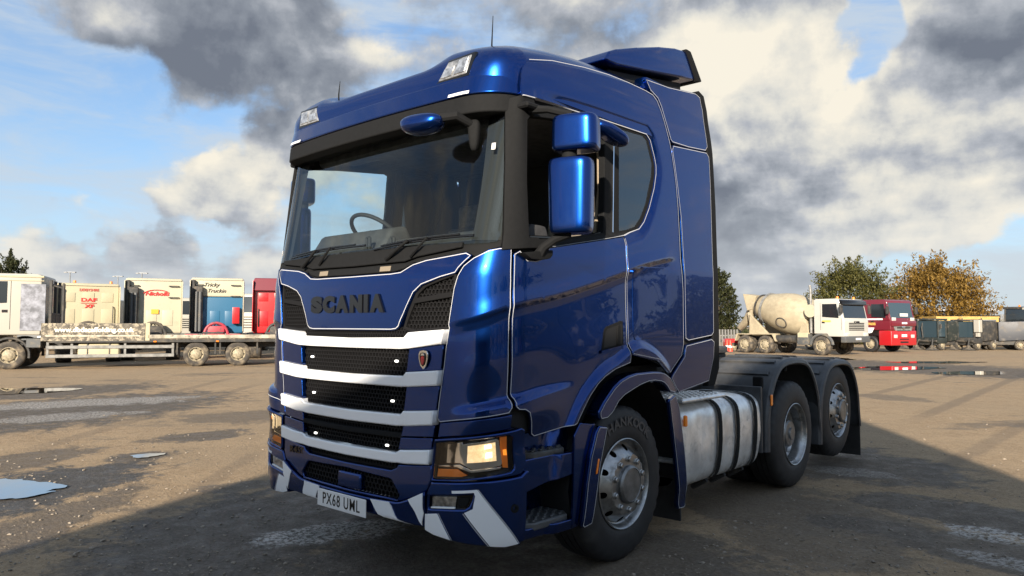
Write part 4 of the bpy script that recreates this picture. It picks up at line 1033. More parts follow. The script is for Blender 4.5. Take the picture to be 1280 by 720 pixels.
# --- chassis, fifth wheel, axles
b = MB()
for sx in (-.4, .4): b.span((sx-.04, -.6, .80), (sx+.04, 5.15, 1.05), .006)
for y in (1.2, 2.4, 3.6, 5.1): b.span((-.4, y-.06, .84), (.4, y+.06, 1.01), .01)
b.build('chassis_frame', CHASSIS, T)
for y, z in ((0, .512), (3.037, .515), (4.379, .633)):
    b = MB(); b.tube([(-.95, y, z), (.95, y, z)], .075, 12); b.tube([(-.3, y, z), (.3, y, z)], .17 if y > 3 and y < 4 else .09, 14); b.build('axle', CHASSIS, T)
b = MB(); fw_ = [(-.46, 2.55), (.46, 2.55), (.50, 2.75), (.50, 3.05), (.34, 3.42), (.12, 3.45), (.06, 3.1), (-.06, 3.1), (-.12, 3.45), (-.34, 3.42), (-.50, 3.05), (-.50, 2.75)]
b.prism(fw_, 1.29, 1.35, 'z', .012, 2); F5 = b.build('fifth_wheel', CHASSIS, T)
b = MB(); b.prism([(2.6, 1.05), (3.4, 1.05), (3.2, 1.29), (2.8, 1.29)], -.42, -.30, 'x', .01); b.prism([(2.6, 1.05), (3.4, 1.05), (3.2, 1.29), (2.8, 1.29)], .30, .42, 'x', .01); b.build('fifth_wheel_mount', CHASSIS, F5)
b = MB(); b.span((-.38, 1.0, 1.06), (.38, 2.3, 1.09), .005)
for i in range(12): b.span((-.38, 1.03+i*.105, 1.09), (.38, 1.06+i*.105, 1.102))
b.build('catwalk', ALU, T)
b = MB()
for i, x in enumerate((-.12, 0, .12)):
    b.tube([(x, .98, 2.1), (x, 1.15, 1.9), (x*1.3, 1.3, 1.5), (x*1.4, 1.25, 1.25), (x, 1.5, 1.2)], .018, 8)
b.build('air_hoses', RUBBER, T)
# fuel tank on the near side, plain tank on the far side
def tank(sd):
    y0, y1 = .80, 2.31; sec = []
    for x, z in ((.56, .36), (.66, .30), (1.02, .29), (1.12, .32), (1.175, .40), (1.20, .62), (1.195, .86), (1.15, .93), (1.06, .972), (.62, .975), (.56, .94)): sec.append((x, z))
    sec = [(p[0]*(1-t)+q[0]*t, p[1]*(1-t)+q[1]*t) for p, q in zip(sec, sec[1:]+sec[:1]) for t in (0, .33, .66)]
    for _ in range(2): sec = [((sec[i-1][0]+2*sec[i][0]+sec[(i+1) % len(sec)][0])/4, (sec[i-1][1]+2*sec[i][1]+sec[(i+1) % len(sec)][1])/4) for i in range(len(sec))]
    b = MB(); n = len(sec); ys = [y0, y0+.006, y0+.022, y0+.05]+[y0+.05+(y1-y0-.1)*i/60 for i in range(1, 60)]+[y1-.05, y1-.02, y1]
    cx_, cz_ = .88, .655
    for y in ys:
        e = min(y-y0, y1-y); k = 1-.10*max(0, 1-e/.05)**2
        for x, z in sec:
            a = 0
            if sd > 0:                                # the dented, corrugated near face
                a = .0035*math.sin(y*95+3*math.sin(z*5))+.006*mnoise.noise((y*4, z*3, 1))
                a -= .022*math.exp(-((y-1.18)/.10)**2-((z-.78)/.14)**2)+.012*math.exp(-((y-1.62)/.05)**2-((z-.6)/.25)**2)
                a *= sst(.9, 1.12, x)
            b.v.append(Vector(((cx_+(x-cx_)*k+a)*sd, y, cz_+(z-cz_)*k)))
    m_ = len(ys)
    for i in range(m_-1):
        for j in range(n):
            q = i*n; f = (q+j, q+(j+1) % n, q+n+(j+1) % n, q+n+j); b.f.append(f if sd < 0 else f[::-1])
    b.f.append(tuple(range(n))); b.f.append(tuple((m_-1)*n+j for j in range(n))[::-1])
    o = b.build('fuel_tank', ALU, T)
    for ys_ in (1.44, 1.77, 2.13):
        s2 = [(cx_+(x-cx_)*1.025+.008, cz_+(z-cz_)*1.03) for x, z in sec]; st = MB()
        for j in range(n):
            for dy in (-.036, .036): st.v.append(Vector((s2[j][0]*sd, ys_+dy, s2[j][1])))
        for j in range(n): f = (2*j, 2*j+1, 2*((j+1) % n)+1, 2*((j+1) % n)); st.f.append(f)
        st.build('tank_strap', BLACKP, o)
        br = MB(); br.tube([(1.08*sd, ys_, .30), (1.0*sd, ys_, .26), (.95*sd, ys_, .22)], [.02, .03, .022], 8); br.tube([(.44*sd, ys_, .85), (.5*sd, ys_, .30), (1.0*sd, ys_, .27)], .03, 8); br.build('tank_bracket', CHASSIS, o)
    if sd > 0:
        c = MB(); c.span((.90, .78, .985), (1.238, 1.50, 1.016), .012)
        for i in range(9):
            for j in range(5): c.box((.95+j*.058, .84+i*.072, 1.02), (.045, .028, .014), .005)
        c.build('tank_step', ALU, o)
        c = MB(); c.lathe([(.0, .05), (.055, .05), (.06, .04), (.06, 0)], 20, Matrix.Translation((1.0, 1.60, .965)) @ Matrix.Rotation(-PI/2, 4, 'Y')); c.build('filler_cap', BLACKP, o)
        c = MB(); c.box((1.205, .865, .845), (.03, .03, .085), .008); c.build('tank_marker', ORANGE, o)
        c = MB(); c.span((.95, .74, .53), (1.19, .80, .57), .01); c.build('tank_foot', ALU, o)
for sd in LR: tank(sd)
# rear wings
def wing(sd, yc, zc, r, y_front, z_front, z_rear, flap):
    pts = []
    a0, a1 = R(205), R(-28)
    path = [(yc-r-.02, z_front)]
    for i in range(25):
        a = PI-(PI)*i/24; path.append((yc+r*math.cos(a)*1.02, zc+r*math.sin(a)**1.0*.99 if math.sin(a) > 0 else zc))
    path.append((yc+r+.05, z_rear))
    # flatten the crown
    zc_top = zc+r*.96; path = [(y, z if z < zc_top-.12 else zc_top-.12+.12*(1-math.exp(-(z-zc_top+.12)/.12))) for y, z in path]
    n = len(path); b = MB()
    cols = [(.58, 0), (.585, .012), (1.15, .012), (1.20, .004), (1.222, -.016), (1.228, -.045)]
    nrm = []
    for i in range(n):
        p, q = path[max(0, i-1)], path[min(n-1, i+1)]; dy, dz = q[0]-p[0], q[1]-p[1]; L = math.hypot(dy, dz); nrm.append((-dz/L, dy/L))
    for (y, z), (ny, nz) in zip(path, nrm):
        for x, o_ in cols: b.v.append(Vector((sd*x, y+ny*o_, z+nz*o_)))
        for x, o_ in cols[::-1]: b.v.append(Vector((sd*(x-.012), y+ny*(o_-.014), z+nz*(o_-.014))))
    m_ = len(cols)*2
    for i in range(n-1):
        for j in range(m_):
            f = (i*m_+j, i*m_+(j+1) % m_, (i+1)*m_+(j+1) % m_, (i+1)*m_+j); b.f.append(f if sd > 0 else f[::-1])
    b.f.append(tuple(range(m_))[::-1]); b.f.append(tuple((n-1)*m_+j for j in range(m_)))
    o = b.build('rear_wing', FENDER, T, True, R(30))
    rb = MB()
    for i in range(7, 20, 2):
        (y, z), (ny, nz) = path[i], nrm[i]
        rb.box((sd*.88, y+ny*.016, z+nz*.016), (.56, .05, .022), .004, rot=Matrix.Rotation(math.atan2(nz, ny)-PI/2, 3, 'X'))
    rb.build('wing_rib', FENDER, o)
    if flap:
        fl = MB(); fl.box((sd*.90, path[-1][0]+.01, z_rear-.16), (.60, .014, .40), .004); fl.build('mud_flap', RUBBER, o)
    return o, path
for sd in LR:
    o, pt = wing(sd, 3.06, .64, .68, 2.3, .42, .45, False)
    k = MB(); k.box((sd*1.232, 2.44, .89), (.012, .035, .10), .004); k.build('wing_marker', ORANGE, o)
    for yb in (2.05, 2.62):
        k = MB(); k.box((sd*1.13, yb+.33, 1.05 if yb < 2.3 else 1.18), (.09, .05, .11), .01); k.build('wing_clip', BLACKP, o)
    k = MB(); k.span((sd*.60, 2.28, .42), (sd*1.20, 2.31, 1.02), .006); k.build('wing_front_apron', FENDER, o)
    wing(sd, 4.40, .60, .66, 3.7, .33, .40, True)
b = MB(); b.span((-1.15, 5.10, .62), (1.15, 5.16, .74), .01); b.build('rear_crossbar', CHASSIS, T)
for sd in LR:
    b = MB(); b.span((sd*.78, 5.16, .63), (sd*1.15, 5.20, .75), .012); b.build('tail_lamp', mat('tail_red', (.45, .02, .02), .25), T)
# ------------------------------------------------------------------ other vehicles
CREAM = mat('cream_paint', (.40, .362, .25), .45, 0, .1, dirt=(.30, .26, .18), dscale=2.5, dlo=.5, dhi=.85)
CREAM2 = mat('ivory_paint', (.40, .372, .28), .45, 0, .1, dirt=(.31, .275, .20), dscale=2.5, dlo=.5, dhi=.85)
LWHITE = mat('lorry_white', (.345, .332, .295), .45, 0, .1, dirt=(.32, .29, .23), dscale=2, dlo=.5, dhi=.85)
SKYB = mat('mid_blue_paint', (.014, .095, .19), .4, 0, .2)
RED = mat('lorry_red', (.36, .010, .014), .32, 0, .5, dirt=(.30, .03, .03), dscale=2, dlo=.6, dhi=.9)
MAROON = mat('maroon_paint', (.13, .012, .022), .3, 0, .5)
DGLASS = mat('dark_window', (.012, .016, .02), .06, 0, .6)
LGLASS = mat('screen_glass', (.03, .05, .065), .10, 0, .6)
GREYP = mat('grey_plastic', (.075, .08, .085), .55, dirt=(.16, .14, .11), dscale=3)
DUSTY = mat('dusty_black', (.03, .03, .03), .65, var=.3, vscale=6, dirt=(.14, .115, .085), dscale=2.5, dlo=.45, dhi=.8)
DUSTYT = mat('dusty_tyre', (.045, .040, .035), .85, var=.3, vscale=8, dirt=(.17, .14, .10), dscale=4, dlo=.45, dhi=.7)
HUBY = mat('dusty_rim', (.27, .235, .165), .6, var=.35, vscale=14, dirt=(.20, .16, .11), dscale=8)
DRUM = mat('drum_cement_cream', (.33, .285, .20), .6, var=.12, vscale=4, dirt=(.25, .21, .15), dscale=1.6, dlo=.45, dhi=.75)
WOODB = mat('weathered_board', (.10, .09, .075), .8, var=.5, vscale=6, dirt=(.33, .29, .22), dscale=9, dlo=.48, dhi=.6)
RUST = mat('rust', (.22, .075, .03), .8, var=.5, vscale=5, bump=.2, bscale=20)
GALV = mat('galvanised', (.20, .20, .195), .6, .3, var=.3, vscale=5)
YELL = mat('yellow_steel', (.44, .30, .10), .5, var=.15, vscale=3)
WMESH = {}
def wheel(parent, x, y, r, wd, out, rim=None, tyre=None):
    """small wheel standing on the ground; out = +1/-1 says which way its face looks (local y)"""
    rim = rim or HUBY; tyre = tyre or DUSTYT
    key = (r, wd, rim.name, tyre.name)
    if key not in WMESH:
        b = MB(); b.lathe([(r*.55, -.02), (r*.60, .0), (r*.80, .012), (r*.93, -.01), (r, -.05), (r, -wd+.05), (r*.93, -wd+.01), (r*.6, -wd), (r*.5, -wd+.05)], 36); b.f = [f[::-1] for f in b.f]
        t_ = b.build('tyre', tyre)
        b = MB(); b.lathe([(r*.56, -.03), (r*.585, .004), (r*.55, .006), (r*.52, -.05), (r*.46, -.06), (r*.40, -.01), (r*.34, .01), (r*.30, .012), (r*.26, .03), (r*.12, .045), (0, .045)], 28); b.f = b.f
        rr = b.build('rim', rim)
        h_ = MB()
        for i in range(8):
            a = 2*PI*i/8; h_.lathe([(r*.055, .0), (r*.055, .01), (0, .011)], 8, Matrix.Translation((-.036, r*.445*math.cos(a), r*.445*math.sin(a))))
        hh = h_.build('rim_hole', DARKM)
        WMESH[key] = (t_.data, rr.data, hh.data)
        for o in (t_, rr, hh): bpy.data.objects.remove(o)
    W_ = empty('wheel', (x, y, r), PI/2 if out > 0 else -PI/2, parent)
    for nm, d in zip(('tyre', 'rim', 'rim_hole'), WMESH[key]):
        o = link(bpy.data.objects.new(nm, d), W_)
        if nm == 'rim_hole': o['kind'] = 'stuff'
    return W_
def vehicle(name, loc, heading, label, cat, group=None):
    return tag(empty(name, loc, math.atan2(heading[1], heading[0])), label, cat, group)
KEEP = ('pale', 'hose_coils', 'rail')
def part(root, name, material, fn, smooth=True):
    b = MB(); fn(b)
    if name in KEEP: return b.build(name, material, root, smooth)
    return [q.build(name, material, root, smooth) for q in islands(b)][0]
def lettering(root, txt, size, origin, right, material, shear=0., off=.0, sx=1., upd=(0, 0, 1)):
    tm = text_mb(txt, size, .004, off, shear, sx); tm.xf(face_frame(origin, right, upd)); return tm.build('lettering', material, root, False)
def front_cab(root, xf, length, W, z0, z1, paint, lower=None, visor=None, slats=5, belt=.50, glass=None, bumper=None, sleeper=False):
    """forward-control cab: xf is the x of its front face"""
    zb = z0+(z1-z0)*belt; xr = xf-length; hw = W/2
    part(root, 'cab_body', paint, lambda b: b.prism([(xr, z0+.15), (xr, z1-.05), (xr+.12, z1), (xf-.42, z1), (xf-.27, z1-.08), (xf-.05, zb), (xf, zb-.10), (xf, z0), (xf-.9, z0), (xf-1.0, z0+.15)], -hw, hw, 'y', .07, 3))
    gx = lambda z: xf-.05-.22*(z-zb)/(z1-.08-zb)
    def ws(b):
        a, c = zb+.06, z1-.20
        b.prism([(gx(a)+.010, a), (gx(c)+.010, c), (gx(c)-.02, c), (gx(a)-.02, a)], -hw+.13, hw-.13, 'y', .006)
    part(root, 'windscreen', glass or LGLASS, ws)
    if visor: part(root, 'sun_visor', visor, lambda b: b.prism([(gx(z1-.2)-.02, z1-.30), (gx(z1-.2)+.16, z1-.34), (gx(z1-.2)+.16, z1-.14), (gx(z1-.2)-.05, z1-.04)], -hw+.02, hw-.02, 'y', .015))
    for sy in (-1, 1):
        part(root, 'side_window', DGLASS, lambda b: b.prism([(xf-.30, zb+.05), (xf-.42, z1-.28), (xf-1.25, z1-.28), (xf-1.25, zb+.12)], sy*(hw+.006), sy*(hw-.03), 'y', .004))
        part(root, 'door_seam', DARKM, lambda b: (b.span((xf-1.36, sy*(hw-.02), z0+.35), (xf-1.345, sy*(hw+.003), z1-.22)), b.span((xf-.16, sy*(hw-.02), z0+.35), (xf-.145, sy*(hw+.003), zb+.05))))
        part(root, 'door_handle', DARKM, lambda b: b.span((xf-1.28, sy*(hw-.02), zb-.22), (xf-1.10, sy*(hw+.012), zb-.12), .01))
        part(root, 'mirror', DUSTY, lambda b: (b.box((xf-.05, sy*(hw+.20), zb+.52), (.12, .20, .46), .03, 2), b.tube([(xf-.25, sy*(hw-.02), z1-.25), (xf-.05, sy*(hw+.2), z1-.32)], .02, 6)))
        part(root, 'headlight', mat('lamp_clear', (.62, .62, .58), .15, .3), lambda b: b.box((xf+.01, sy*(hw-.32), z0+.12), (.05, .38, .20), .03, 2))
    for i in range(slats):
        z = z0+.36+i*(zb-.22-z0-.36)/max(1, slats-1)
        part(root, 'grille_slot', DARKM, lambda b: b.box((xf+.004, 0, z), (.03, W*.62, .055), .012))
    part(root, 'bumper', bumper or GREYP, lambda b: b.box((xf-.06, 0, z0-.14), (.30, W-.02, .34), .05, 2))
    part(root, 'number_plate', PLATE, lambda b: b.box((xf+.10, 0, z0-.12), (.012, .52, .11), .002))

# --- flatbed lorry on the left
pf, pr_ = Vector((-26.21, 3.24, 0)), Vector((-23.55, 8.63, 0)); hd_ = (pf-pr_).normalized(); lf = Vector((-hd_.y, hd_.x, 0))
FB = vehicle('flatbed_lorry', pf-lf*1.2, hd_, 'long white flatbed lorry with weathered lettered dropside along the left', 'lorry')
front_cab(FB, 1.35, 2.28, 2.44, 1.05, 3.36, LWHITE, slats=4)
part(FB, 'lower_skirt', GREYP, lambda b: b.span((-.95, -1.2, .75), (-.5, 1.2, 1.08), .02)); part(FB, 'lower_skirt', GREYP, lambda b: b.span((.52, -1.2, .45), (1.3, 1.2, 1.0), .04))
part(FB, 'roof_rail', CREAM, lambda b: (b.span((-1.0, 1.17, 3.22), (1.0, 1.245, 3.30), .02), b.span((-1.0, 1.17, 3.10), (1.0, 1.24, 3.13), .01)))
part(FB, 'side_deflector', mat('brushed_alloy', (.17, .18, .215), .5, .3, var=.5, vscale=4), lambda b: b.span((-1.06, 1.19, 1.35), (-.30, 1.236, 3.0), .01))
part(FB, 'headboard', DUSTY, lambda b: ([b.span((-1.25, y-.05, .95), (-1.16, y+.05, 3.15), .01) for y in (-1.18, -.4, .4, 1.18)], [b.span((-1.25, -1.2, z), (-1.18, 1.2, z+.08), .01) for z in (1.9, 2.95)], b.span((-1.24, -1.2, 1.2), (-1.19, 1.2, 1.95))))
part(FB, 'rear_rack_post', DUSTY, lambda b: (b.span((-1.62, 1.12, 1.2), (-1.55, 1.20, 3.05), .01), b.tube([(-1.2, 1.16, 2.98), (-1.6, 1.16, 2.86)], .03, 6)))
part(FB, 'deck', WOODB, lambda b: b.span((-10.6, -1.25, 1.02), (-1.2, 1.25, 1.12), .01))
part(FB, 'deck_edge', mat('worn_pale_edge', (.34, .31, .25), .7, var=.4, vscale=3, dirt=(.10, .09, .08), dscale=5), lambda b: b.span((-10.6, 1.25, 1.06), (-4.35, 1.29, 1.20), .008))
part(FB, 'deck_edge', DUSTY, lambda b: b.span((-10.6, 1.25, .92), (-1.2, 1.27, 1.03), .005))
part(FB, 'dropside', WOODB, lambda b: b.span((-4.25, 1.22, .98), (-.95, 1.275, 1.62), .008))
part(FB, 'dropside_strip', mat('pale_strip', (.42, .39, .32), .7, var=.3, vscale=6), lambda b: b.span((-4.1, 1.275, 1.14), (-1.1, 1.283, 1.19)))
part(FB, 'dropside_post', CREAM, lambda b: b.span((-4.42, 1.20, .98), (-4.27, 1.29, 1.64), .01))
lettering(FB, 'www.dbdscaffolding.co.uk', .235, (-2.62, 1.285, 1.38), (-1, 0, 0), mat('sign_white', (.72, .70, .60), .5), off=.008, sx=1.02)
part(FB, 'chassis_rail', CHASSIS, lambda b: (b.span((-10.5, .35, .70), (.6, .45, .95)), b.span((-10.5, -.45, .70), (.6, -.35, .95))))
part(FB, 'fuel_tank', CREAM, lambda b: b.box((-2.75, .90, .62), (1.35, .55, .52), .10, 3))
part(FB, 'tank_strap', DUSTY, lambda b: [b.box((x, .90, .62), (.06, .57, .54), .10, 3) for x in (-3.1, -2.4)])
part(FB, 'side_guard', GALV, lambda b: (b.span((-5.25, 1.16, .70), (-1.1, 1.20, .82), .01), b.span((-5.25, 1.16, .38), (-1.1, 1.20, .50), .01), [b.span((x-.04, 1.12, .38), (x+.04, 1.17, 1.0), .005) for x in (-5.2, -3.6, -1.9, -1.15)]))
for x, r_ in ((0, .49), (-6.01, .46), (-7.50, .46)):
    for sy in (-1, 1): wheel(FB, x, sy*1.20, r_, .30 if x == 0 else .55, sy)
part(FB, 'mudguard', DUSTY, lambda b: [b.tube([(math.cos(a)*.60, y, .49+math.sin(a)*.60) for a in [R(-10+i*10) for i in range(21)]], .05, 6) for y in (1.12, -1.12)])
part(FB, 'mudguard', DUSTY, lambda b: [b.span((x-.03, .85, .45), (x+.03, 1.2, 1.0), .01) for x in (-5.35, -6.68, -6.85, -8.2)])
part(FB, 'side_lamp', ORANGE, lambda b: [b.box((x, 1.275, .95), (.10, .02, .05), .005) for x in (-4.6, -6.75)])

# --- tractor units seen from behind
def rear_unit(px, depth, label, paint, ztop, yaw=0., upper=None, split=None, stack=True, W=2.48, name='parked_tractor_unit', low=None, ribs=True):
    away = Vector((fwd.x, fwd.y, 0)).normalized(); away.rotate(Matrix.Rotation(yaw+math.atan((640-px)/FPX), 3, 'Z'))
    p = spot(px, depth); U = vehicle(name, p, away, label, 'truck', 'tractor units parked behind the flatbed')
    hw = W/2; z0 = 1.15
    sp_ = split or ztop
    part(U, 'cab_back', paint, lambda b: b.span((0, -hw, z0), (2.1, hw, sp_), .10, 3))
    if split: part(U, 'cab_top', upper, lambda b: b.span((0.0, -hw, split+.004), (1.9, hw, ztop), .10, 3))
    part(U, 'roof_cap', upper or paint, lambda b: b.prism([(-.06, ztop-.10), (.10, ztop+.02), (1.2, ztop+.06), (1.6, ztop-.1)], -hw+.05, hw-.05, 'y', .03, 2))
    for sy in (-1, 1):
        part(U, 'side_fairing', upper or paint, lambda b: b.span((-.38, sy*(hw-.02), z0+.1), (.05, sy*(hw+.02), ztop-.12), .02, 2))
    if ribs:
        for y in ((-.75, .0, .75) if not stack else (-.6, .1, .75)):
            part(U, 'pressed_panel', paint, lambda b: b.box((-.005, y, z0+.75), (.03, .46, .75), .02, 2))
            if not split and not stack: part(U, 'pressed_panel', paint, lambda b: b.box((-.005, y, min(ztop, 3.6)-.62), (.03, .46, .42), .02, 2))
    if stack:
        part(U, 'intake_duct', DUSTY, lambda b: (b.box((-.20, hw-.38, (z0+ztop)/2-.15), (.30, .42, ztop-z0-.55), .08, 3), b.box((-.14, hw-.12, (z0+ztop)/2), (.22, .16, ztop-z0-.2), .03, 2)))
        part(U, 'intake_pipe', GREYP, lambda b: [b.tube([(-.36, hw-.30-.17*i, z0+.1), (-.36, hw-.30-.17*i, ztop-.7)], .07, 10) for i in range(2)])
    for sy in (-1, 1):
        part(U, 'grab_rail', DUSTY, lambda b: [b.tube([(-.05, sy*(hw-.15), z), (-.12, sy*(hw-.2), z), (-.12, sy*(hw-.55), z), (-.05, sy*(hw-.6), z)], .025, 6) for z in (ztop-.35, ztop-.9)] if stack else b.tube([(-.05, sy*.98, 1.5), (-.09, sy*.98, 1.6), (-.09, sy*.98, 2.3), (-.05, sy*.98, 2.4)], .025, 6))
    part(U, 'chassis', low or CHASSIS, lambda b: (b.span((-3.6, .32, .72), (1.6, .42, .98)), b.span((-3.6, -.42, .72), (1.6, -.32, .98)), b.span((-3.6, -1.1, .75), (-3.5, 1.1, .95), .01)))
    part(U, 'coupling_plate', CHASSIS, lambda b: b.prism([(-2.9, -.45), (-2.9, .45), (-2.4, .5), (-1.9, .4), (-1.9, -.4), (-2.4, -.5)], 1.16, 1.24, 'z', .01))
    part(U, 'engine_cowl', low or DUSTY, lambda b: (b.tube([(-.45, .55*math.cos(a), 1.05+.62*math.sin(a)) for a in [R(i*15) for i in range(13)]], .07, 8), b.box((-.30, 0, 1.25), (.4, .8, .55), .08, 2)))
    part(U, 'hose_coils', RUBBER, lambda b: [b.tube([(-.32, y+.10*math.cos(t), 1.45+.18*math.sin(t)) for t in [i*.5 for i in range(13)]], .03, 6) for y in (-.3, 0, .3)])
    for sy in (-1, 1):
        part(U, 'rear_wing', low or DUSTY, lambda b: b.prism([(-3.1, .75), (-3.0, 1.15), (-1.9, 1.15), (-1.8, .75), (-1.9, .75), (-2.0, 1.08), (-2.9, 1.08), (-3.0, .75)], sy*.65, sy*1.2, 'y', .01))
        wheel(U, -2.45, sy*1.20, .5, .58, sy); wheel(U, 1.0, sy*1.18, .5, .3, sy)
        part(U, 'tail_lamp', mat('tail_red2', (.5, .02, .02), .3), lambda b: b.box((-3.62, sy*.85, .85), (.05, .40, .14), .01))
    return U
U = rear_unit(111, 33.2, 'cream tractor unit seen from behind, red lettering on its back wall, no intake stack', CREAM, 3.42, R(2), stack=False)
CR = mat('sign_red', (.50, .02, .02), .5)
away = Vector((fwd.x, fwd.y, 0)).normalized()
lettering(U, 'DERBYSHIRE', .17, (-.025, -.02, 3.13), (0, -1, 0), CR, sx=.82); lettering(U, 'DAF', .22, (-.025, -.02, 2.68), (0, -1, 0), CR, off=.009, sx=1.5); lettering(U, 'XF', .21, (-.025, -.05, 2.40), (0, -1, 0), CR, off=.009, sx=1.4)
part(U, 'lettering_rule', CR, lambda b: b.span((-.03, -.32, 2.53), (-.018, .30, 2.55)))
part(U, 'roof_beacon', ORANGE, lambda b: [b.lathe([(.0, .12), (.06, .1), (.07, 0)], 12, Matrix.Translation((.3, y, 3.46)) @ Matrix.Rotation(-PI/2, 4, 'Y')) for y in (-.9, .55)])
U = rear_unit(193, 35.2, 'ivory tractor unit seen from behind with dark intake stack and curved red lettering', CREAM2, 3.78, R(-2))
lettering(U, 'Nicholls', .25, (-.03, -.12, 3.05), (0, -1, 0), CR, shear=.25, off=.008, sx=1.25); part(U, 'lettering_rule', CR, lambda b: b.tube([(-.03, -.12+.6*math.cos(t), 3.0+.24*math.sin(t)) for t in [R(150-i*15) for i in range(10)]], .018, 5))
part(U, 'warning_board', mat('board_amber', (.65, .33, .03), .5), lambda b: b.box((-.05, -.05, 2.2), (.02, .32, .22), .005))
U = rear_unit(272, 37.0, 'cream and blue tractor unit seen from behind with red coupling frame', SKYB, 3.92, R(-3), upper=CREAM2, split=2.98, low=mat('dull_red_frame', (.32, .03, .05), .5, dirt=(.12, .05, .05), dscale=4))
lettering(U, 'Tricky', .27, (-.03, .30, 3.58), (0, -1, 0), INK, shear=.4, sx=1.05); lettering(U, 'Truckin', .27, (-.03, .06, 3.28), (0, -1, 0), INK, shear=.4, sx=1.05)
part(U, 'control_box', RED, lambda b: b.box((-.22, -.90, 2.05), (.3, .34, .82), .02, 2))
U = rear_unit(349, 37.5, 'bright red tractor unit seen from behind, half hidden by the blue cab', RED, 3.92, R(-3), stack=False, ribs=True)
part(U, 'roof_deflector', MAROON, lambda b: b.prism([(-.25, 3.3), (-.1, 3.94), (.3, 3.98), (.2, 3.3)], -1.2, 1.2, 'y', .03))
# front-on white lorries in the gaps behind
def white_unit(px, depth, yaw, label, z1=3.3, paint=LWHITE):
    to = -Vector((fwd.x, fwd.y, 0)).normalized(); to.rotate(Matrix.Rotation(R(yaw)+math.atan((640-px)/FPX), 3, 'Z'))
    U = vehicle('white_lorry', spot(px, depth), to, label, 'lorry', 'white lorries parked at the back of the yard')
    front_cab(U, 1.3, 2.1, 2.45, 1.05, z1, paint, glass=DGLASS)
    part(U, 'chassis_rail', CHASSIS, lambda b: b.span((-5.5, -.5, .75), (.9, .5, 1.0)))
    part(U, 'load_body', LWHITE, lambda b: b.span((-6.2, -1.22, 1.1), (-1.0, 1.22, z1-.1), .04))
    for x in (0, -4.2):
        for sy in (-1, 1): wheel(U, x, sy*1.18, .5, .3, sy)
    return U
white_unit(236, 45, 4, 'white lorry facing the yard in the gap between the ivory and blue units', 3.2)
U = white_unit(312, 46, -18, 'white lorry facing the yard in the gap left of the red unit', 3.5)
part(U, 'roof_sign', RED, lambda b: b.box((.7, .75, 3.42), (.5, .30, .3), .03))
white_unit(154, 46, 8, 'white lorry facing the yard in the gap right of the cream unit', 3.0)
U = white_unit(63, 44, -14, 'maroon lorry facing the yard behind the flatbed headboard', 3.15, MAROON)
white_unit(73, 38.0, -25, 'white lorry with dark mirrors standing left of the cream lettered unit', 3.1)

# --- concrete mixer
pf, pr_ = spot(1025, 40.0), spot(946, 43.3); hd_ = (pf-pr_).normalized(); lf = Vector((-hd_.y, hd_.x, 0))
MX = vehicle('mixer_lorry', pf+lf*1.2, hd_, 'cream concrete mixer lorry with white cab and dark sun visor', 'lorry')
front_cab(MX, 1.35, 1.75, 2.42, 1.02, 3.06, mat('mixer_white', (.42, .41, .38), .4, 0, .2, dirt=(.33, .31, .26), dscale=2, dlo=.55, dhi=.9), visor=GLOSSB, slats=5, belt=.46, glass=DGLASS)
lettering(MX, 'SCANIA', .16, (1.375, 0, 1.80), (0, 1, 0), INK, off=.003)
part(MX, 'chassis_rail', CHASSIS, lambda b: (b.span((-6.0, .35, .75), (.8, .45, 1.02)), b.span((-6.0, -.45, .75), (.8, -.35, 1.02))))
part(MX, 'side_locker', GREYP, lambda b: b.span((-1.45, -1.2, .55), (-.75, -.5, 1.15), .03, 2)); part(MX, 'side_locker', CREAM, lambda b: b.span((-1.42, -1.21, .95), (-.78, -.9, 1.22), .02)); part(MX, 'air_tank', DUSTY, lambda b: b.tube([(-3.0, -.95, .85), (-1.6, -.95, .85)], .22, 16))
ax = Vector((-.975, 0, .225)).normalized()
fr_ = Matrix.Translation((-.95, 0, 1.92)) @ Vector((1, 0, 0)).rotation_difference(ax).to_matrix().to_4x4()
part(MX, 'drum', DRUM, lambda b: b.lathe([(0, -.02), (.55, .0), (.85, .12), (1.08, .55), (1.19, 1.25), (1.20, 1.7), (1.12, 2.2), (.95, 2.9), (.70, 3.6), (.55, 4.0), (.52, 4.15), (0, 4.15)], 40, fr_))
part(MX, 'drum_band', GALV, lambda b: b.lathe([(.83, 3.12), (.94, 3.12), (.94, 3.26), (.79, 3.26)], 40, fr_))
part(MX, 'drum_ring', DUSTY, lambda b: b.lathe([(.60, 3.66), (.76, 3.66), (.74, 3.76), (.58, 3.76)], 36, fr_))
part(MX, 'drum_mark', mat('drum_amber', (.55, .36, .06), .5), lambda b: b.grid(lambda u, v: fr_ @ Vector((.75+.8*u, (1.128+.075*u+.012)*math.cos(R(48+24*v)), (1.128+.075*u+.012)*math.sin(R(48+24*v)))), 8, 6))
part(MX, 'drum_mark', DUSTY, lambda b: [b.tube([fr_ @ Vector((1.5+.34*math.cos(t), (1.20)*math.cos(a_), 1.20*math.sin(a_))) for t in [i*2*PI/24 for i in range(25)] for a_ in [R(155+14*math.sin(t))]], .035, 6)])
part(MX, 'hopper', DRUM, lambda b: (b.prism([(-5.55, 3.55), (-4.6, 3.4), (-4.85, 2.6), (-5.25, 2.5)], -.55, .55, 'y', .03), b.span((-5.1, -.5, 1.2), (-4.9, -.4, 2.8)), b.span((-5.1, .4, 1.2), (-4.9, .5, 2.8))))
part(MX, 'chute', DRUM, lambda b: (b.tube([(-5.3, 0, 2.5), (-5.7, .1, 1.95), (-6.5, .5, 1.5)], [.3, .26, .22], 10), b.tube([(-5.2, -.45, 2.4), (-4.9, -.45, 1.1)], .09, 8)))
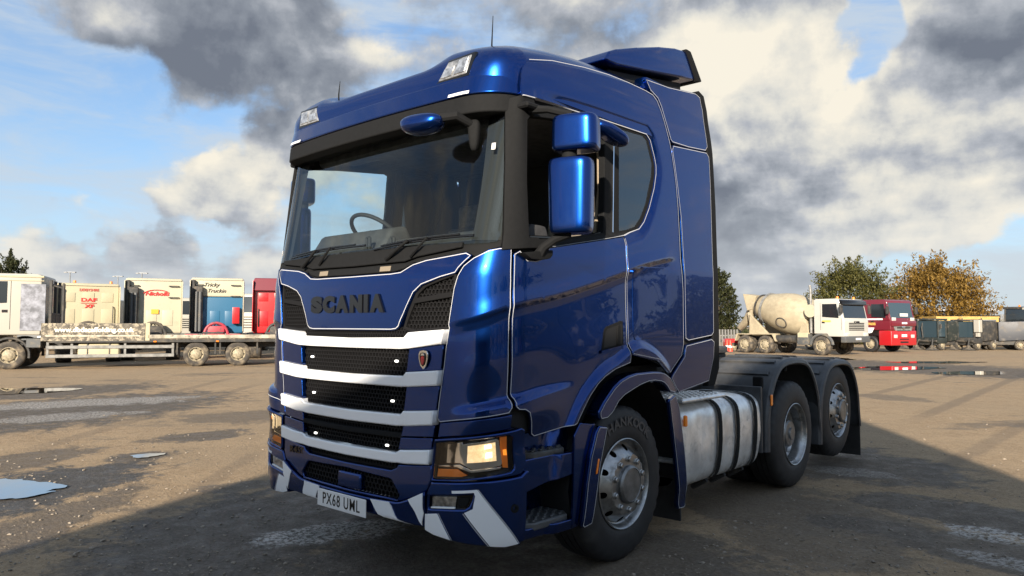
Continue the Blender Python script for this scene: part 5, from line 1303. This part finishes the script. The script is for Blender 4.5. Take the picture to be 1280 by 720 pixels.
part(MX, 'drum_stand', DRUM, lambda b: (b.prism([(-1.6, 1.05), (-.9, 1.05), (-1.0, 1.7), (-1.3, 1.9)], -.9, .9, 'y', .02), b.prism([(-4.9, 1.0), (-3.4, 1.0), (-4.6, 2.1), (-4.85, 2.4)], -.85, -.7, 'y', .02), b.prism([(-4.9, 1.0), (-3.4, 1.0), (-4.6, 2.1), (-4.85, 2.4)], .7, .85, 'y', .02)))
part(MX, 'water_tank', CREAM2, lambda b: b.tube([(-.62, -1.2, 2.42), (-.62, 1.2, 2.42)], .36, 20)); part(MX, 'exhaust_stack', GALV, lambda b: b.tube([(-.70, -1.0, 1.2), (-.70, -1.0, 3.55), (-.74, -1.0, 3.85)], .07, 10))
part(MX, 'hydraulic_pack', DUSTY, lambda b: (b.span((-.9, -.9, 1.1), (-.5, .9, 2.0), .05), [b.tube([(-.5, y, 1.2), (-.45, y, 2.1)], .03, 6) for y in (-.9, -.6, -.3)]))
for x in (-3.55, -4.95):
    for sy in (-1, 1): wheel(MX, x, sy*1.22, .52, .58, sy)
for sy in (-1, 1): wheel(MX, 0, sy*1.2, .52, .32, sy)
part(MX, 'mudguard', DRUM, lambda b: [b.prism([(-5.65, .7), (-5.5, 1.14), (-2.95, 1.16), (-2.75, .7), (-2.85, .7), (-3.05, 1.09), (-5.4, 1.08), (-5.57, .7)], sy*.6, sy*1.25, 'y', .01) for sy in (-1, 1)])
part(MX, 'wheel_arch', GREYP, lambda b: [b.tube([(math.cos(a)*.66, sy*1.14, .52+math.sin(a)*.62) for a in [R(5+i*10) for i in range(18)]], .08, 6) for sy in (-1, 1)])
part(MX, 'roof_beacon', ORANGE, lambda b: [b.lathe([(.0, .14), (.07, .12), (.08, 0)], 12, Matrix.Translation((.75, y, 3.06)) @ Matrix.Rotation(-PI/2, 4, 'Y')) for y in (-.8, .8)])
part(MX, 'door_emblem', mat('emblem_amber', (.6, .42, .10), .5), lambda b: b.box((.35, -1.216, 1.85), (.50, .01, .10), .003))

# --- red lorry beside it
pf = spot(1086, 45.5); hd2 = Vector((math.cos(math.atan2(hd_.y, hd_.x)+R(-6)), math.sin(math.atan2(hd_.y, hd_.x)+R(-6)), 0)); lf = Vector((-hd2.y, hd2.x, 0))
RL = vehicle('red_lorry', pf+lf*1.2, hd2, 'red and maroon lorry with amber lettering parked beside the mixer', 'lorry')
front_cab(RL, 1.40, 2.2, 2.48, 1.90, 3.22, MAROON, slats=0, belt=.10, glass=LGLASS, bumper=MAROON)
part(RL, 'lower_cab', MAROON, lambda b: b.span((-.8, -1.24, 1.35), (1.40, 1.24, 2.0), .06, 3)); part(RL, 'bumper_body', RED, lambda b: (b.span((.62, -1.26, .42), (1.46, 1.26, 1.33), .08, 3), b.span((-.8, -1.22, .6), (-.62, 1.22, 1.35), .03)))
part(RL, 'white_line', WHITE, lambda b: b.span((-.75, -1.249, 1.97), (.9, -1.235, 2.06)))
part(RL, 'grille', GALV, lambda b: (b.prism([(-.95, 1.62), (.95, 1.62), (.75, 1.16), (-.75, 1.16)], 0, 0.03, 'y', .01), None)[0].xf(Matrix.Translation((1.42, 0, 0)) @ Matrix.Rotation(PI/2, 4, 'Z')))
for z in (1.30, 1.50): part(RL, 'grille_slot', DARKM, lambda b: b.box((1.435, 0, z), (.04, 1.3, .07), .01))
part(RL, 'badge', CHROME, lambda b: b.lathe([(0, .03), (.13, .02), (.15, 0)], 20, Matrix.Translation((1.44, 0, 1.52))))
part(RL, 'headlight', mat('lamp_clear'), lambda b: b.box((1.455, -.85, .98), (.06, .34, .2), .03, 2)); part(RL, 'headlight', mat('lamp_clear'), lambda b: b.box((1.455, .85, .98), (.06, .34, .2), .03, 2))
part(RL, 'bumper_slot', DARKM, lambda b: (b.box((1.462, 0, .62), (.03, .8, .10), .02), b.box((1.462, 0, .80), (.03, .9, .06), .02)))
part(RL, 'front_plate', PLATE, lambda b: b.box((1.47, 0, 1.02), (.012, .52, .16), .003)); part(RL, 'screen_card', PLATE, lambda b: b.box((1.37, .15, 2.28), (.012, .80, .18), .003))
lettering(RL, 'EXPRESS DELIVERY', .21, (1.41, 0, 1.80), (0, 1, 0), mat('sign_amber', (.72, .42, .10), .5), off=.010, sx=.98)
lettering(RL, 'EXPRESS', .20, (.05, -1.25, 1.72), (1, 0, 0), MATS['sign_amber'], off=.006)
part(RL, 'door_crest', WHITE, lambda b: b.prism([(-.35, 1.50), (.35, 1.50), (.2, 1.22), (0, 1.15), (-.2, 1.22)], -1.245, -1.252, 'y', .001))
part(RL, 'chassis_rail', CHASSIS, lambda b: b.span((-6.0, -.5, .72), (.8, .5, 1.0)))
part(RL, 'load_body', mat('lorry_grey_body', (.2, .2, .2), .6), lambda b: b.span((-6.5, -1.2, 1.05), (-1.2, 1.2, 2.6), .04))
for x in (.0, -4.4):
    for sy in (-1, 1): wheel(RL, x, sy*1.18, .5, .32, sy, tyre=RUBBER)

# --- road sweepers, loader and yard clutter on the right
def sweeper(px, depth, yaw, label, paint, gl, hgt=2.05):
    to = -Vector((fwd.x, fwd.y, 0)).normalized(); to.rotate(Matrix.Rotation(R(yaw)+math.atan((640-px)/FPX), 3, 'Z'))
    U = vehicle('road_sweeper', spot(px, depth), to, label, 'sweeper', 'compact road sweepers parked in a row')
    part(U, 'cab_frame', paint, lambda b: ([b.span((x-.05, y-.05, .55), (x+.05, y+.05, hgt), .01) for x in (.35, 1.15) for y in (-.72, .72)], b.span((.25, -.80, hgt-.06), (1.25, .80, hgt+.06), .03, 2), b.span((.3, -.78, .45), (1.25, .78, .85), .05, 2)))
    part(U, 'windscreen', gl, lambda b: b.span((1.13, -.66, .86), (1.16, .66, hgt-.08), .003))
    for sy in (-1, 1): part(U, 'side_window', gl, lambda b: b.span((.42, sy*.70, .9), (1.08, sy*.73, hgt-.1), .003))
    part(U, 'driver_seat', DUSTY, lambda b: (b.box((.6, 0, .95), (.4, .5, .15), .04), b.box((.45, 0, 1.3), (.14, .5, .7), .05)))
    part(U, 'front_bar', DUSTY, lambda b: (b.box((1.3, 0, .62), (.12, 1.5, .14), .03), b.tube([(1.2, -.3, .7), (1.25, -.35, 1.5), (1.0, -.4, hgt+.1)], .05, 6)))
    for sy in (-1, 1): part(U, 'work_lamp', mat('lamp_clear'), lambda b: b.box((1.22, sy*.6, hgt-.02), (.06, .14, .09), .02)); part(U, 'mirror', DUSTY, lambda b: b.box((1.2, sy*.95, hgt-.45), (.08, .16, .30), .03))
    part(U, 'hopper', paint, lambda b: b.prism([(-1.7, .7), (-1.7, 1.75), (-1.4, hgt-.06), (.15, hgt-.1), (.15, .6)], -.78, .78, 'y', .06, 2))
    part(U, 'underframe', DUSTY, lambda b: b.span((-1.6, -.6, .35), (1.2, .6, .62), .02))
    for sy in (-1, 1):
        part(U, 'brush', DUSTYT, lambda b: b.lathe([(.0, .35), (.10, .34), (.16, .2), (.45, .02), (.40, .0), (0, .02)], 20, Matrix.Translation((1.55, sy*.55, .0)) @ Matrix.Rotation(-PI/2, 4, 'Y')))
        part(U, 'brush_arm', DUSTY, lambda b: b.tube([(1.0, sy*.3, .6), (1.4, sy*.5, .7), (1.55, sy*.55, .34)], .045, 6))
        for x in (-1.1, .7): wheel(U, x, sy*.72, .34, .24, sy)
    return U
DGREEN = mat('dark_green_black', (.02, .025, .024), .4, 0, .3, dirt=(.09, .08, .065), dscale=2.5)
sweeper(1152, 52.5, -25, 'dark road sweeper half hidden by the red lorry', DGREEN, LGLASS)
sweeper(1172, 50.0, -34, 'dark green road sweeper with pale blue glass, second along the row', DGREEN, LGLASS)
U = sweeper(1215, 50.0, -30, 'road sweeper with white side post and bright glass, third along the row', DUSTY, LGLASS, 2.0)
part(U, 'white_panel', LWHITE, lambda b: (b.span((.95, .76, 1.2), (1.30, 1.15, 2.02), .03), b.span((1.0, .82, .9), (1.2, 1.05, 1.2), .02)))
sweeper(1246, 50.5, -78, 'slate grey road sweeper standing side on beside the rusty bucket', mat('slate_grey', (.035, .04, .052), .5, dirt=(.13, .12, .11), dscale=2), DGLASS, 2.0)
to = -Vector((fwd.x, fwd.y, 0)).normalized(); to.rotate(Matrix.Rotation(R(35), 3, 'Z'))
LD = vehicle('wheel_loader', spot(1298, 51), to, 'white and black wheel loader at the right edge with a rusty bucket', 'loader')
part(LD, 'bonnet', LWHITE, lambda b: b.span((-2.4, -.85, .9), (-.6, .85, 1.75), .15, 3)); part(LD, 'front_body', LWHITE, lambda b: b.prism([(.2, .8), (1.4, .8), (1.3, 1.35), (.2, 1.55)], -.7, .7, 'y', .05))
part(LD, 'cab_glass', DGLASS, lambda b: b.prism([(-.65, 1.3), (-.55, 2.75), (.45, 2.75), (.6, 1.4)], -.72, .72, 'y', .05, 2)); part(LD, 'cab_roof', LWHITE, lambda b: b.span((-.75, -.82, 2.76), (.62, .82, 2.92), .06, 2))
part(LD, 'cab_posts', DUSTY, lambda b: [b.tube([(x0, y, 1.3), (x1, y, 2.78)], .05, 6) for x0, x1 in ((-.66, -.56), (.61, .46), (0, 0)) for y in (-.74, .74)])
part(LD, 'loader_arm', LWHITE, lambda b: [b.tube([(.2, y, 1.7), (1.3, y, 1.4), (2.1, y, .6)], .10, 6) for y in (-.5, .5)])
part(LD, 'bucket', RUST, lambda b: b.prism([(2.1, .25), (2.05, .9), (2.25, 1.35), (2.75, 1.4), (2.72, 1.33), (2.32, 1.25), (2.16, .85), (2.25, .33), (2.95, .22), (2.95, .17)], -1.15, 1.15, 'y', .01))
for x in (-1.5, 1.0):
    for sy in (-1, 1): wheel(LD, x, sy*1.0, .62, .42, sy)
TR = vehicle('farm_tractor', spot(1276, 60), to, 'dark cabbed tractor behind the loader at the right edge', 'tractor')
part(TR, 'cab', DGLASS, lambda b: b.prism([(-.9, 1.3), (-.85, 3.05), (.75, 3.05), (.9, 1.3)], -.9, .9, 'y', .08, 2)); part(TR, 'cab_roof', DUSTY, lambda b: b.span((-1.0, -1.0, 3.02), (.9, 1.0, 3.2), .06, 2)); part(TR, 'bonnet', DGREEN, lambda b: b.span((.8, -.5, .9), (2.7, .5, 1.75), .12, 2))
part(TR, 'cab_posts', DUSTY, lambda b: [b.tube([(x0, y, 1.3), (x0*.94, y, 3.05)], .06, 6) for x0 in (-.9, .9) for y in (-.9, .9)])
part(TR, 'beacon', ORANGE, lambda b: b.lathe([(.0, .2), (.07, .17), (.08, 0)], 10, Matrix.Translation((-.4, .7, 3.2)) @ Matrix.Rotation(-PI/2, 4, 'Y')))
for x, r_ in ((-.9, .85), (1.9, .6)):
    for sy in (-1, 1): wheel(TR, x, sy*1.1, r_, .45, sy)
for i, (px, L, lab) in enumerate(((1172, 2.6, 'yellow steel container under the orange tree, leftmost of three'), (1197, 2.4, 'yellow steel container behind the sweepers, middle of three'), (1222, 2.1, 'yellow steel container behind the sweepers, rightmost of three'))):
    C_ = vehicle('yellow_container', spot(px, 62), rgt, lab, 'container', 'yellow containers behind the sweepers')
    part(C_, 'body', YELL, lambda b: b.span((-L/2+.42, -1.2, .1), (L/2-.42+.3, 1.2, 2.38), .03)); part(C_, 'top_rail', YELL, lambda b: b.span((-L/2+.40, -1.24, 2.30), (L/2-.1, 1.24, 2.42), .01)); part(C_, 'corner_post', DUSTY, lambda b: b.span((L/2-.1, -1.22, .05), (L/2, 1.22, 2.52), .01))
RB = tag(empty('fuel_bowser', spot(914, 46), math.atan2(rgt.y, rgt.x)), 'small red wheeled bowser on the ground behind the mixer', 'bowser')
part(RB, 'tank', RED, lambda b: b.box((0, 0, .55), (1.0, .7, .5), .12, 3)); part(RB, 'drawbar', CHASSIS, lambda b: b.tube([(.4, 0, .35), (1.0, 0, .35)], .04, 6))
for sy in (-1, 1): wheel(RB, 0, sy*.42, .28, .16, sy)
FC = vehicle('palisade_fence', spot(1247, 84), rgt, 'grey palisade fence beyond the sweepers', 'fence')
part(FC, 'pale', GALV, lambda b: [b.span((x-.05, -.02, 0), (x+.05, .02, 3.0)) for x in [i*.17-2.8 for i in range(50)]], False); part(FC, 'rail', GALV, lambda b: (b.span((-2.9, .02, .5), (5.8, .06, .58)), b.span((-2.9, .02, 2.4), (5.8, .06, 2.48))), False)
FC2 = vehicle('palisade_fence', spot(906, 50), rgt, 'pale grey hoarding panels behind the mixer chute', 'fence')
part(FC2, 'pale', mat('hoarding_grey', (.13, .13, .13), .7), lambda b: [b.span((x-.06, -.02, 0), (x+.06, .02, 1.35)) for x in [i*.2-1.6 for i in range(14)]], False); part(FC2, 'rail', GALV, lambda b: b.span((-1.7, .02, .9), (1.1, .06, .97)), False)
for px, d, lab in ((912, 44.5, 'red and white traffic cone left of the mixer wheels'), (908, 45.5, 'red and white traffic cone beside the pale hoarding')):
    cn = vehicle('traffic_cone', spot(px, d), rgt, lab, 'cone', 'traffic cones by the mixer')
    part(cn, 'cone', mat('cone_red', (.6, .06, .03), .5), lambda b: b.lathe([(.0, .75), (.04, .75), (.15, .04)], 16, Matrix.Rotation(-PI/2, 4, 'Y'))); part(cn, 'base', DUSTY, lambda b: b.span((-.2, -.2, 0), (.2, .2, .05), .01)); part(cn, 'band', WHITE, lambda b: b.lathe([(.085, .45), (.115, .28)], 16, Matrix.Rotation(-PI/2, 4, 'Y')))

# ------------------------------------------------------------------ buildings, masts
def building(name, px, depth, L, W, h, label, wall, roof, heading=None, pitch=.0, doors=0):
    B_ = vehicle(name, spot(px, depth), heading or rgt, label, 'building')
    part(B_, 'wall', wall, lambda b: b.span((-L/2, 0, 0), (L/2, W, h)), False)
    part(B_, 'roof', roof, lambda b: b.prism([(-.5, h-.1), (-.5, h+.25), (W/2, h+.25+pitch), (W+.5, h+.25), (W+.5, h-.1)], -L/2-.4, L/2+.4, 'x'), False)
    for i in range(doors):
        x = -L/2+L*(i+.5)/doors
        part(B_, 'shutter', GREYP, lambda b: b.span((x-1.6, -.06, 0), (x+1.6, .02, min(h-.8, 4))), False)
    return B_
CLAD = mat('pale_cladding', (.50, .51, .52), .5, var=.08, vscale=.5); CLADD = mat('dark_cladding', (.06, .065, .08), .5); ROOFG = mat('grey_roof', (.32, .33, .35), .6)
building('warehouse', 290, 125, 30, 30, 5.9, 'long pale grey warehouse on the skyline behind the parked units', CLAD, ROOFG, doors=4)
building('warehouse', 60, 150, 44, 30, 5.0, 'low pale shed far behind the flatbed cab', CLAD, mat('roof_red_brown', (.16, .07, .06), .6), doors=5)
building('warehouse', 610, 140, 40, 25, 6.0, 'pale warehouse hidden behind the blue cab', CLAD, ROOFG, doors=4)
building('office_block', 1208, 105, 8.0, 9, 3.9, 'small dark flat-roofed office beside the orange tree', CLADD, ROOFG)
MASTM = mat('mast_grey', (.22, .23, .24), .5, .5)
for px, top, d, lab in ((87, 341, 95, 'twin-headed light mast above the cream lettered unit'), (59, 355, 110, 'slim light mast beyond the maroon lorry, right of the flatbed headboard'), (71, 357, 120, 'short bare mast just left of the cream lettered unit'), (147, 346, 105, 'light mast rising between the cream and ivory units'), (177, 342, 95, 'light mast rising above the ivory unit'), (1227, 362, 105, 'thin mast on the dark office beside the orange tree')):
    h_ = 1.57+(406.5-top)*d/FPX
    mt_ = vehicle('light_mast', spot(px, d), rgt, lab, 'light mast', 'yard light masts')
    part(mt_, 'pole', MASTM, lambda b: b.tube([(0, 0, 0), (0, 0, h_)], [.12, .07], 8))
    if px != 1227: part(mt_, 'lamp_head', MASTM, lambda b: (b.span((-.55, -.08, h_-.02), (.55, .08, h_+.06)), b.span((-.75, -.15, h_-.08), (-.35, .15, h_+.05), .02), b.span((.35, -.15, h_-.08), (.75, .15, h_+.05), .02)))
# unseen block added behind the camera, shaped to shadow the near yard
dv = Vector((math.cos(SUN_DIR), math.sin(SUN_DIR), 0)); lv = Vector((dv.y, -dv.x, 0)); te = math.tan(R(SUN_EL)); A0 = -16.
prof = [(l, (a-A0)*te) for l, a in ((-3.158, -1.384), (-2.825, 1.55), (-.6, 2.3), (.4, 2.9), (1.6, 4.4), (2.8, 6.6), (4.30, 8.3), (4.397, 7.79), (4.882, 2.967))]
prof = [(-3.40, 0)]+prof+[(5.30, 0)]
BLOCKER = vehicle('shadow_blocker', dv*A0, lv, 'unseen shadow-casting block added behind the photographer', 'building')
part(BLOCKER, 'wall', mat('blocker_green', (.10, .13, .11), .6, var=.2, vscale=2), lambda b: b.prism(prof, 0, -7, 'y'), False)
part(BLOCKER, 'shutter', GREYP, lambda b: b.span((-1.2, .0, .0), (3.4, .05, 3.4)), False)

# ------------------------------------------------------------------ trees
BARK = mat('bark', (.07, .055, .04), .9, bump=.5, bscale=12)
def leafmat(name, c0, c1, c2):
    M = bpy.data.materials.new(name); M.use_nodes = True; n = NT(M.node_tree)
    b = n.n('ShaderNodeBsdfPrincipled'); b.inputs['Roughness'].default_value = .6
    gm = n.n('ShaderNodeNewGeometry'); rp = n.n('ShaderNodeValToRGB'); n.put(rp.inputs[0], gm.outputs['Random Per Island'])
    e = rp.color_ramp.elements; e[0].color = (*c0, 1); e[1].color = (*c2, 1); k = e.new(.5); k.color = (*c1, 1)
    nz = n.noise(n.n('ShaderNodeTexCoord').outputs['Object'], .6, 3, .5)
    n.put(b.inputs['Base Color'], n.mix(n.ss(nz, .35, .65), rp.outputs[0], n.mix(.5, rp.outputs[0], c2)))
    tr = n.n('ShaderNodeBsdfTranslucent'); n.put(tr.inputs[0], rp.outputs[0]); mx = n.n('ShaderNodeMixShader'); mx.inputs[0].default_value = .4
    n.t.links.new(b.outputs[0], mx.inputs[1]); n.t.links.new(tr.outputs[0], mx.inputs[2]); n.t.links.new(mx.outputs[0], n.n('ShaderNodeOutputMaterial').inputs[0])
    return M
LGREEN = leafmat('leaf_olive_green', (.06, .066, .017), (.10, .102, .028), (.145, .13, .036))
LORANGE = leafmat('leaf_autumn_orange', (.15, .092, .020), (.24, .145, .030), (.31, .19, .04))
LDARK = leafmat('leaf_dark_green', (.02, .03, .012), (.04, .05, .018), (.07, .07, .025))
def tree(loc, h, wd, leaf, label, seed, n_shoots=230, ls=.16, base=.12, lobes=1., group=None, upward=.8, flat=0.):
    rs = random.Random(seed); t_ = vehicle('tree', loc, (1, 0, 0), label, 'tree', group)
    tb = MB(); tb.tube([(0, 0, -.1), (.04, 0, h*.2), (0, .06, h*.45), (.05, 0, h*.8)], [h*.030, h*.022, h*.014, h*.004], 8)
    lf_ = MB(); fork = []
    for i in range(14):
        a = rs.uniform(0, 6.28); z0 = h*rs.uniform(.12, .45); r_ = wd/2*rs.uniform(.5, .85); z1 = z0+h*rs.uniform(.15, .4)
        mid_ = Vector((r_*.45*math.cos(a), r_*.45*math.sin(a), (z0+z1)/2-.02*h)); end = Vector((r_*math.cos(a), r_*math.sin(a), z1))
        tb.tube([(0, 0, z0), mid_, end], [h*.010, h*.006, h*.002], 6); fork.append((mid_, end))
    tb.build('trunk', BARK, t_)
    for i in range(n_shoots):
        a = rs.uniform(0, 6.28); v = rs.random(); z = base+(1-base)*(v**.85); prof_ = math.sin(min(1, (z-base)/(1-base)*.92+.10)*PI)**.55
        bump_ = 1+.42*lobes*mnoise.noise((math.cos(a)*1.4+seed, math.sin(a)*1.4, z*2.5))
        R_ = wd/2*prof_*bump_
        tip = Vector((R_*math.cos(a), R_*math.sin(a), h*z*(1+.10*lobes*mnoise.noise((a*1.3, seed, 2)))))
        inn_ = Vector((tip.x*.45, tip.y*.45, tip.z-h*rs.uniform(.04, .13)*upward-.05*h))
        long_ = rs.random() < .28; tip = tip+(tip-inn_).normalized()*(rs.uniform(.12, .38) if long_ else rs.uniform(-.16, .10))*wd*.5+Vector((0, 0, rs.uniform(0, .06)*h*upward))
        for k in range(46):
            u = rs.random()**.75; p = inn_.lerp(tip, u); sg = (.10*(1-u)+(.016 if long_ else .030))*wd*.5
            p = p+Vector((rs.gauss(0, sg), rs.gauss(0, sg), rs.gauss(0, sg)))
            q = Matrix.Rotation(rs.uniform(0, 6.28), 3, 'Z') @ Matrix.Rotation(rs.uniform(-1.2, 1.2), 3, 'X') @ Matrix.Rotation(rs.uniform(-.6, .6), 3, 'Y')
            s_ = ls*rs.uniform(.6, 1.3); o_ = len(lf_.v)
            lf_.v += [p+q @ Vector(c) for c in ((-s_*.35, 0, 0), (0, -s_*.8, .05*s_), (s_*.35, 0, 0), (0, s_*.8, .1*s_))]; lf_.f.append((o_, o_+1, o_+2, o_+3))
    lf_.build('crown', leaf, t_, False); return t_
def tree_px(px, top, depth, width_px, leaf, label, seed, **kw):
    h_ = 1.57+(408-top)*depth/FPX; return tree(spot(px, depth), h_, width_px*depth/FPX, leaf, label, seed, **kw)
tree_px(1062, 334, 66, 98, LGREEN, 'bushy green tree standing behind the mixer cab', 4, n_shoots=560, ls=.17, base=.04)
tree_px(1167, 332, 66, 124, LORANGE, 'autumn orange tree standing behind the red lorry', 9, n_shoots=680, ls=.175, base=.04)
tree_px(897, 340, 72, 50, LDARK, 'green tree showing past the rear edge of the blue cab', 12, n_shoots=240, ls=.18, lobes=.6)
tree_px(12, 324, 80, 48, LDARK, 'dark tree rising behind the flatbed cab on the left', 15, n_shoots=240, ls=.2)
tree_px(990, 380, 120, 46, LDARK, 'distant low tree just above the mixer drum', 21, n_shoots=120, ls=.3)
# far vegetation closing the skyline
hb = MB(); rs = random.Random(5)
for i in range(26000):
    an = rs.uniform(-1.5, 1.5); px = an*900; d = rs.uniform(150, 190); hh_ = Matrix.Rotation(-an, 3, 'Z') @ Vector((fwd.x, fwd.y, 0)).normalized(); p = Vector((CAM.x, CAM.y, 0))+hh_*d; z = rs.random()**1.5*(3.6+1.6*mnoise.noise((px*.02, 0, 0))+1.0*mnoise.noise((px*.11, 4, 0)))
    q = Matrix.Rotation(rs.uniform(0, 6.28), 3, 'Z') @ Matrix.Rotation(rs.uniform(-1.2, 1.2), 3, 'X'); s_ = rs.uniform(.35, .8); o_ = len(hb.v)
    hb.v += [p+Vector((0, 0, max(.1, z)))+q @ Vector(c) for c in ((-s_*.6, 0, 0), (0, -s_*.8, 0), (s_*.6, 0, 0), (0, s_*.8, 0))]; hb.f.append((o_, o_+1, o_+2, o_+3))
tag(hb.build('hedgerow', LDARK, None, False), 'dark line of distant hedge along the skyline', 'hedge', None, 'stuff')
# beyond the right-hand edge of the view: what the cab side mirrors back
for i, (x, y, h_, wd) in enumerate(((38, 30, 8, 9), (46, 44, 9, 10), (30, 56, 7, 8))):
    tree((x, y, 0), h_, wd, LDARK, ('rounded dark tree beyond the right edge of the view, nearest of three', 'rounded dark tree beyond the right edge of the view, tallest of three', 'rounded dark tree beyond the right edge of the view, farthest of three')[i], 30+i, n_shoots=90, ls=.4)
TRL = vehicle('box_trailer', (34, 16, 0), (.3, 1, 0), 'red box trailer beyond the right edge of the view', 'trailer')
part(TRL, 'body', RED, lambda b: b.span((-6, -1.25, 1.1), (6, 1.25, 3.9), .04)); part(TRL, 'chassis', CHASSIS, lambda b: b.span((-6, -.5, .8), (6, .5, 1.1)))
for x in (-4.8, -3.5, -2.2):
    for sy in (-1, 1): wheel(TRL, x, sy*1.2, .5, .4, sy)

DRED = mat('lorry_dark_red', (.12, .012, .014), .4); DGRN = mat('lorry_dark_green', (.015, .045, .03), .4); DGRY = mat('lorry_slate', (.06, .065, .075), .45)
for i, (x, y, pt, lab) in enumerate(((27, 4, DGRN, 'dark green box lorry beyond the right edge of the view, nearest the camera'), (29, 12, DGRY, 'slate box lorry beyond the right edge of the view'), (33, 24, DRED, 'dark red box lorry beyond the right edge of the view'), (30, 38, DGRY, 'slate box lorry beyond the right edge of the view, farthest along'))):
    U = vehicle('box_lorry', (x, y, 0), (-1, .25, 0), lab, 'lorry', 'box lorries parked beyond the right edge')
    front_cab(U, 1.3, 2.1, 2.45, 1.05, 3.1, pt, glass=DGLASS)
    part(U, 'load_body', pt, lambda b: b.span((-6.2, -1.24, 1.1), (-.9, 1.24, 3.6), .04)); part(U, 'chassis_rail', CHASSIS, lambda b: b.span((-6.0, -.5, .75), (.9, .5, 1.0)))
    for xx_ in (0, -4.2):
        for sy in (-1, 1): wheel(U, xx_, sy*1.18, .5, .3, sy)
hb = MB(); rs = random.Random(8)
for i in range(9000):
    y = rs.uniform(-45, 75); p = Vector((44+.12*y+rs.uniform(-2, 2), y, 0)); z = rs.random()**.8*(5.2+2.2*mnoise.noise((y*.12, 0, 0))+1.0*mnoise.noise((y*.5, 4, 0)))
    q = Matrix.Rotation(rs.uniform(0, 6.28), 3, 'Z') @ Matrix.Rotation(rs.uniform(-1.2, 1.2), 3, 'X'); s_ = rs.uniform(.3, .7); o_ = len(hb.v)
    hb.v += [p+Vector((0, 0, max(.1, z)))+q @ Vector(c) for c in ((-s_*.6, 0, 0), (0, -s_*.8, 0), (s_*.6, 0, 0), (0, s_*.8, 0))]; hb.f.append((o_, o_+1, o_+2, o_+3))
tag(hb.build('hedgerow', LDARK, None, False), 'tall dark hedge beyond the right edge of the view', 'hedge', None, 'stuff')
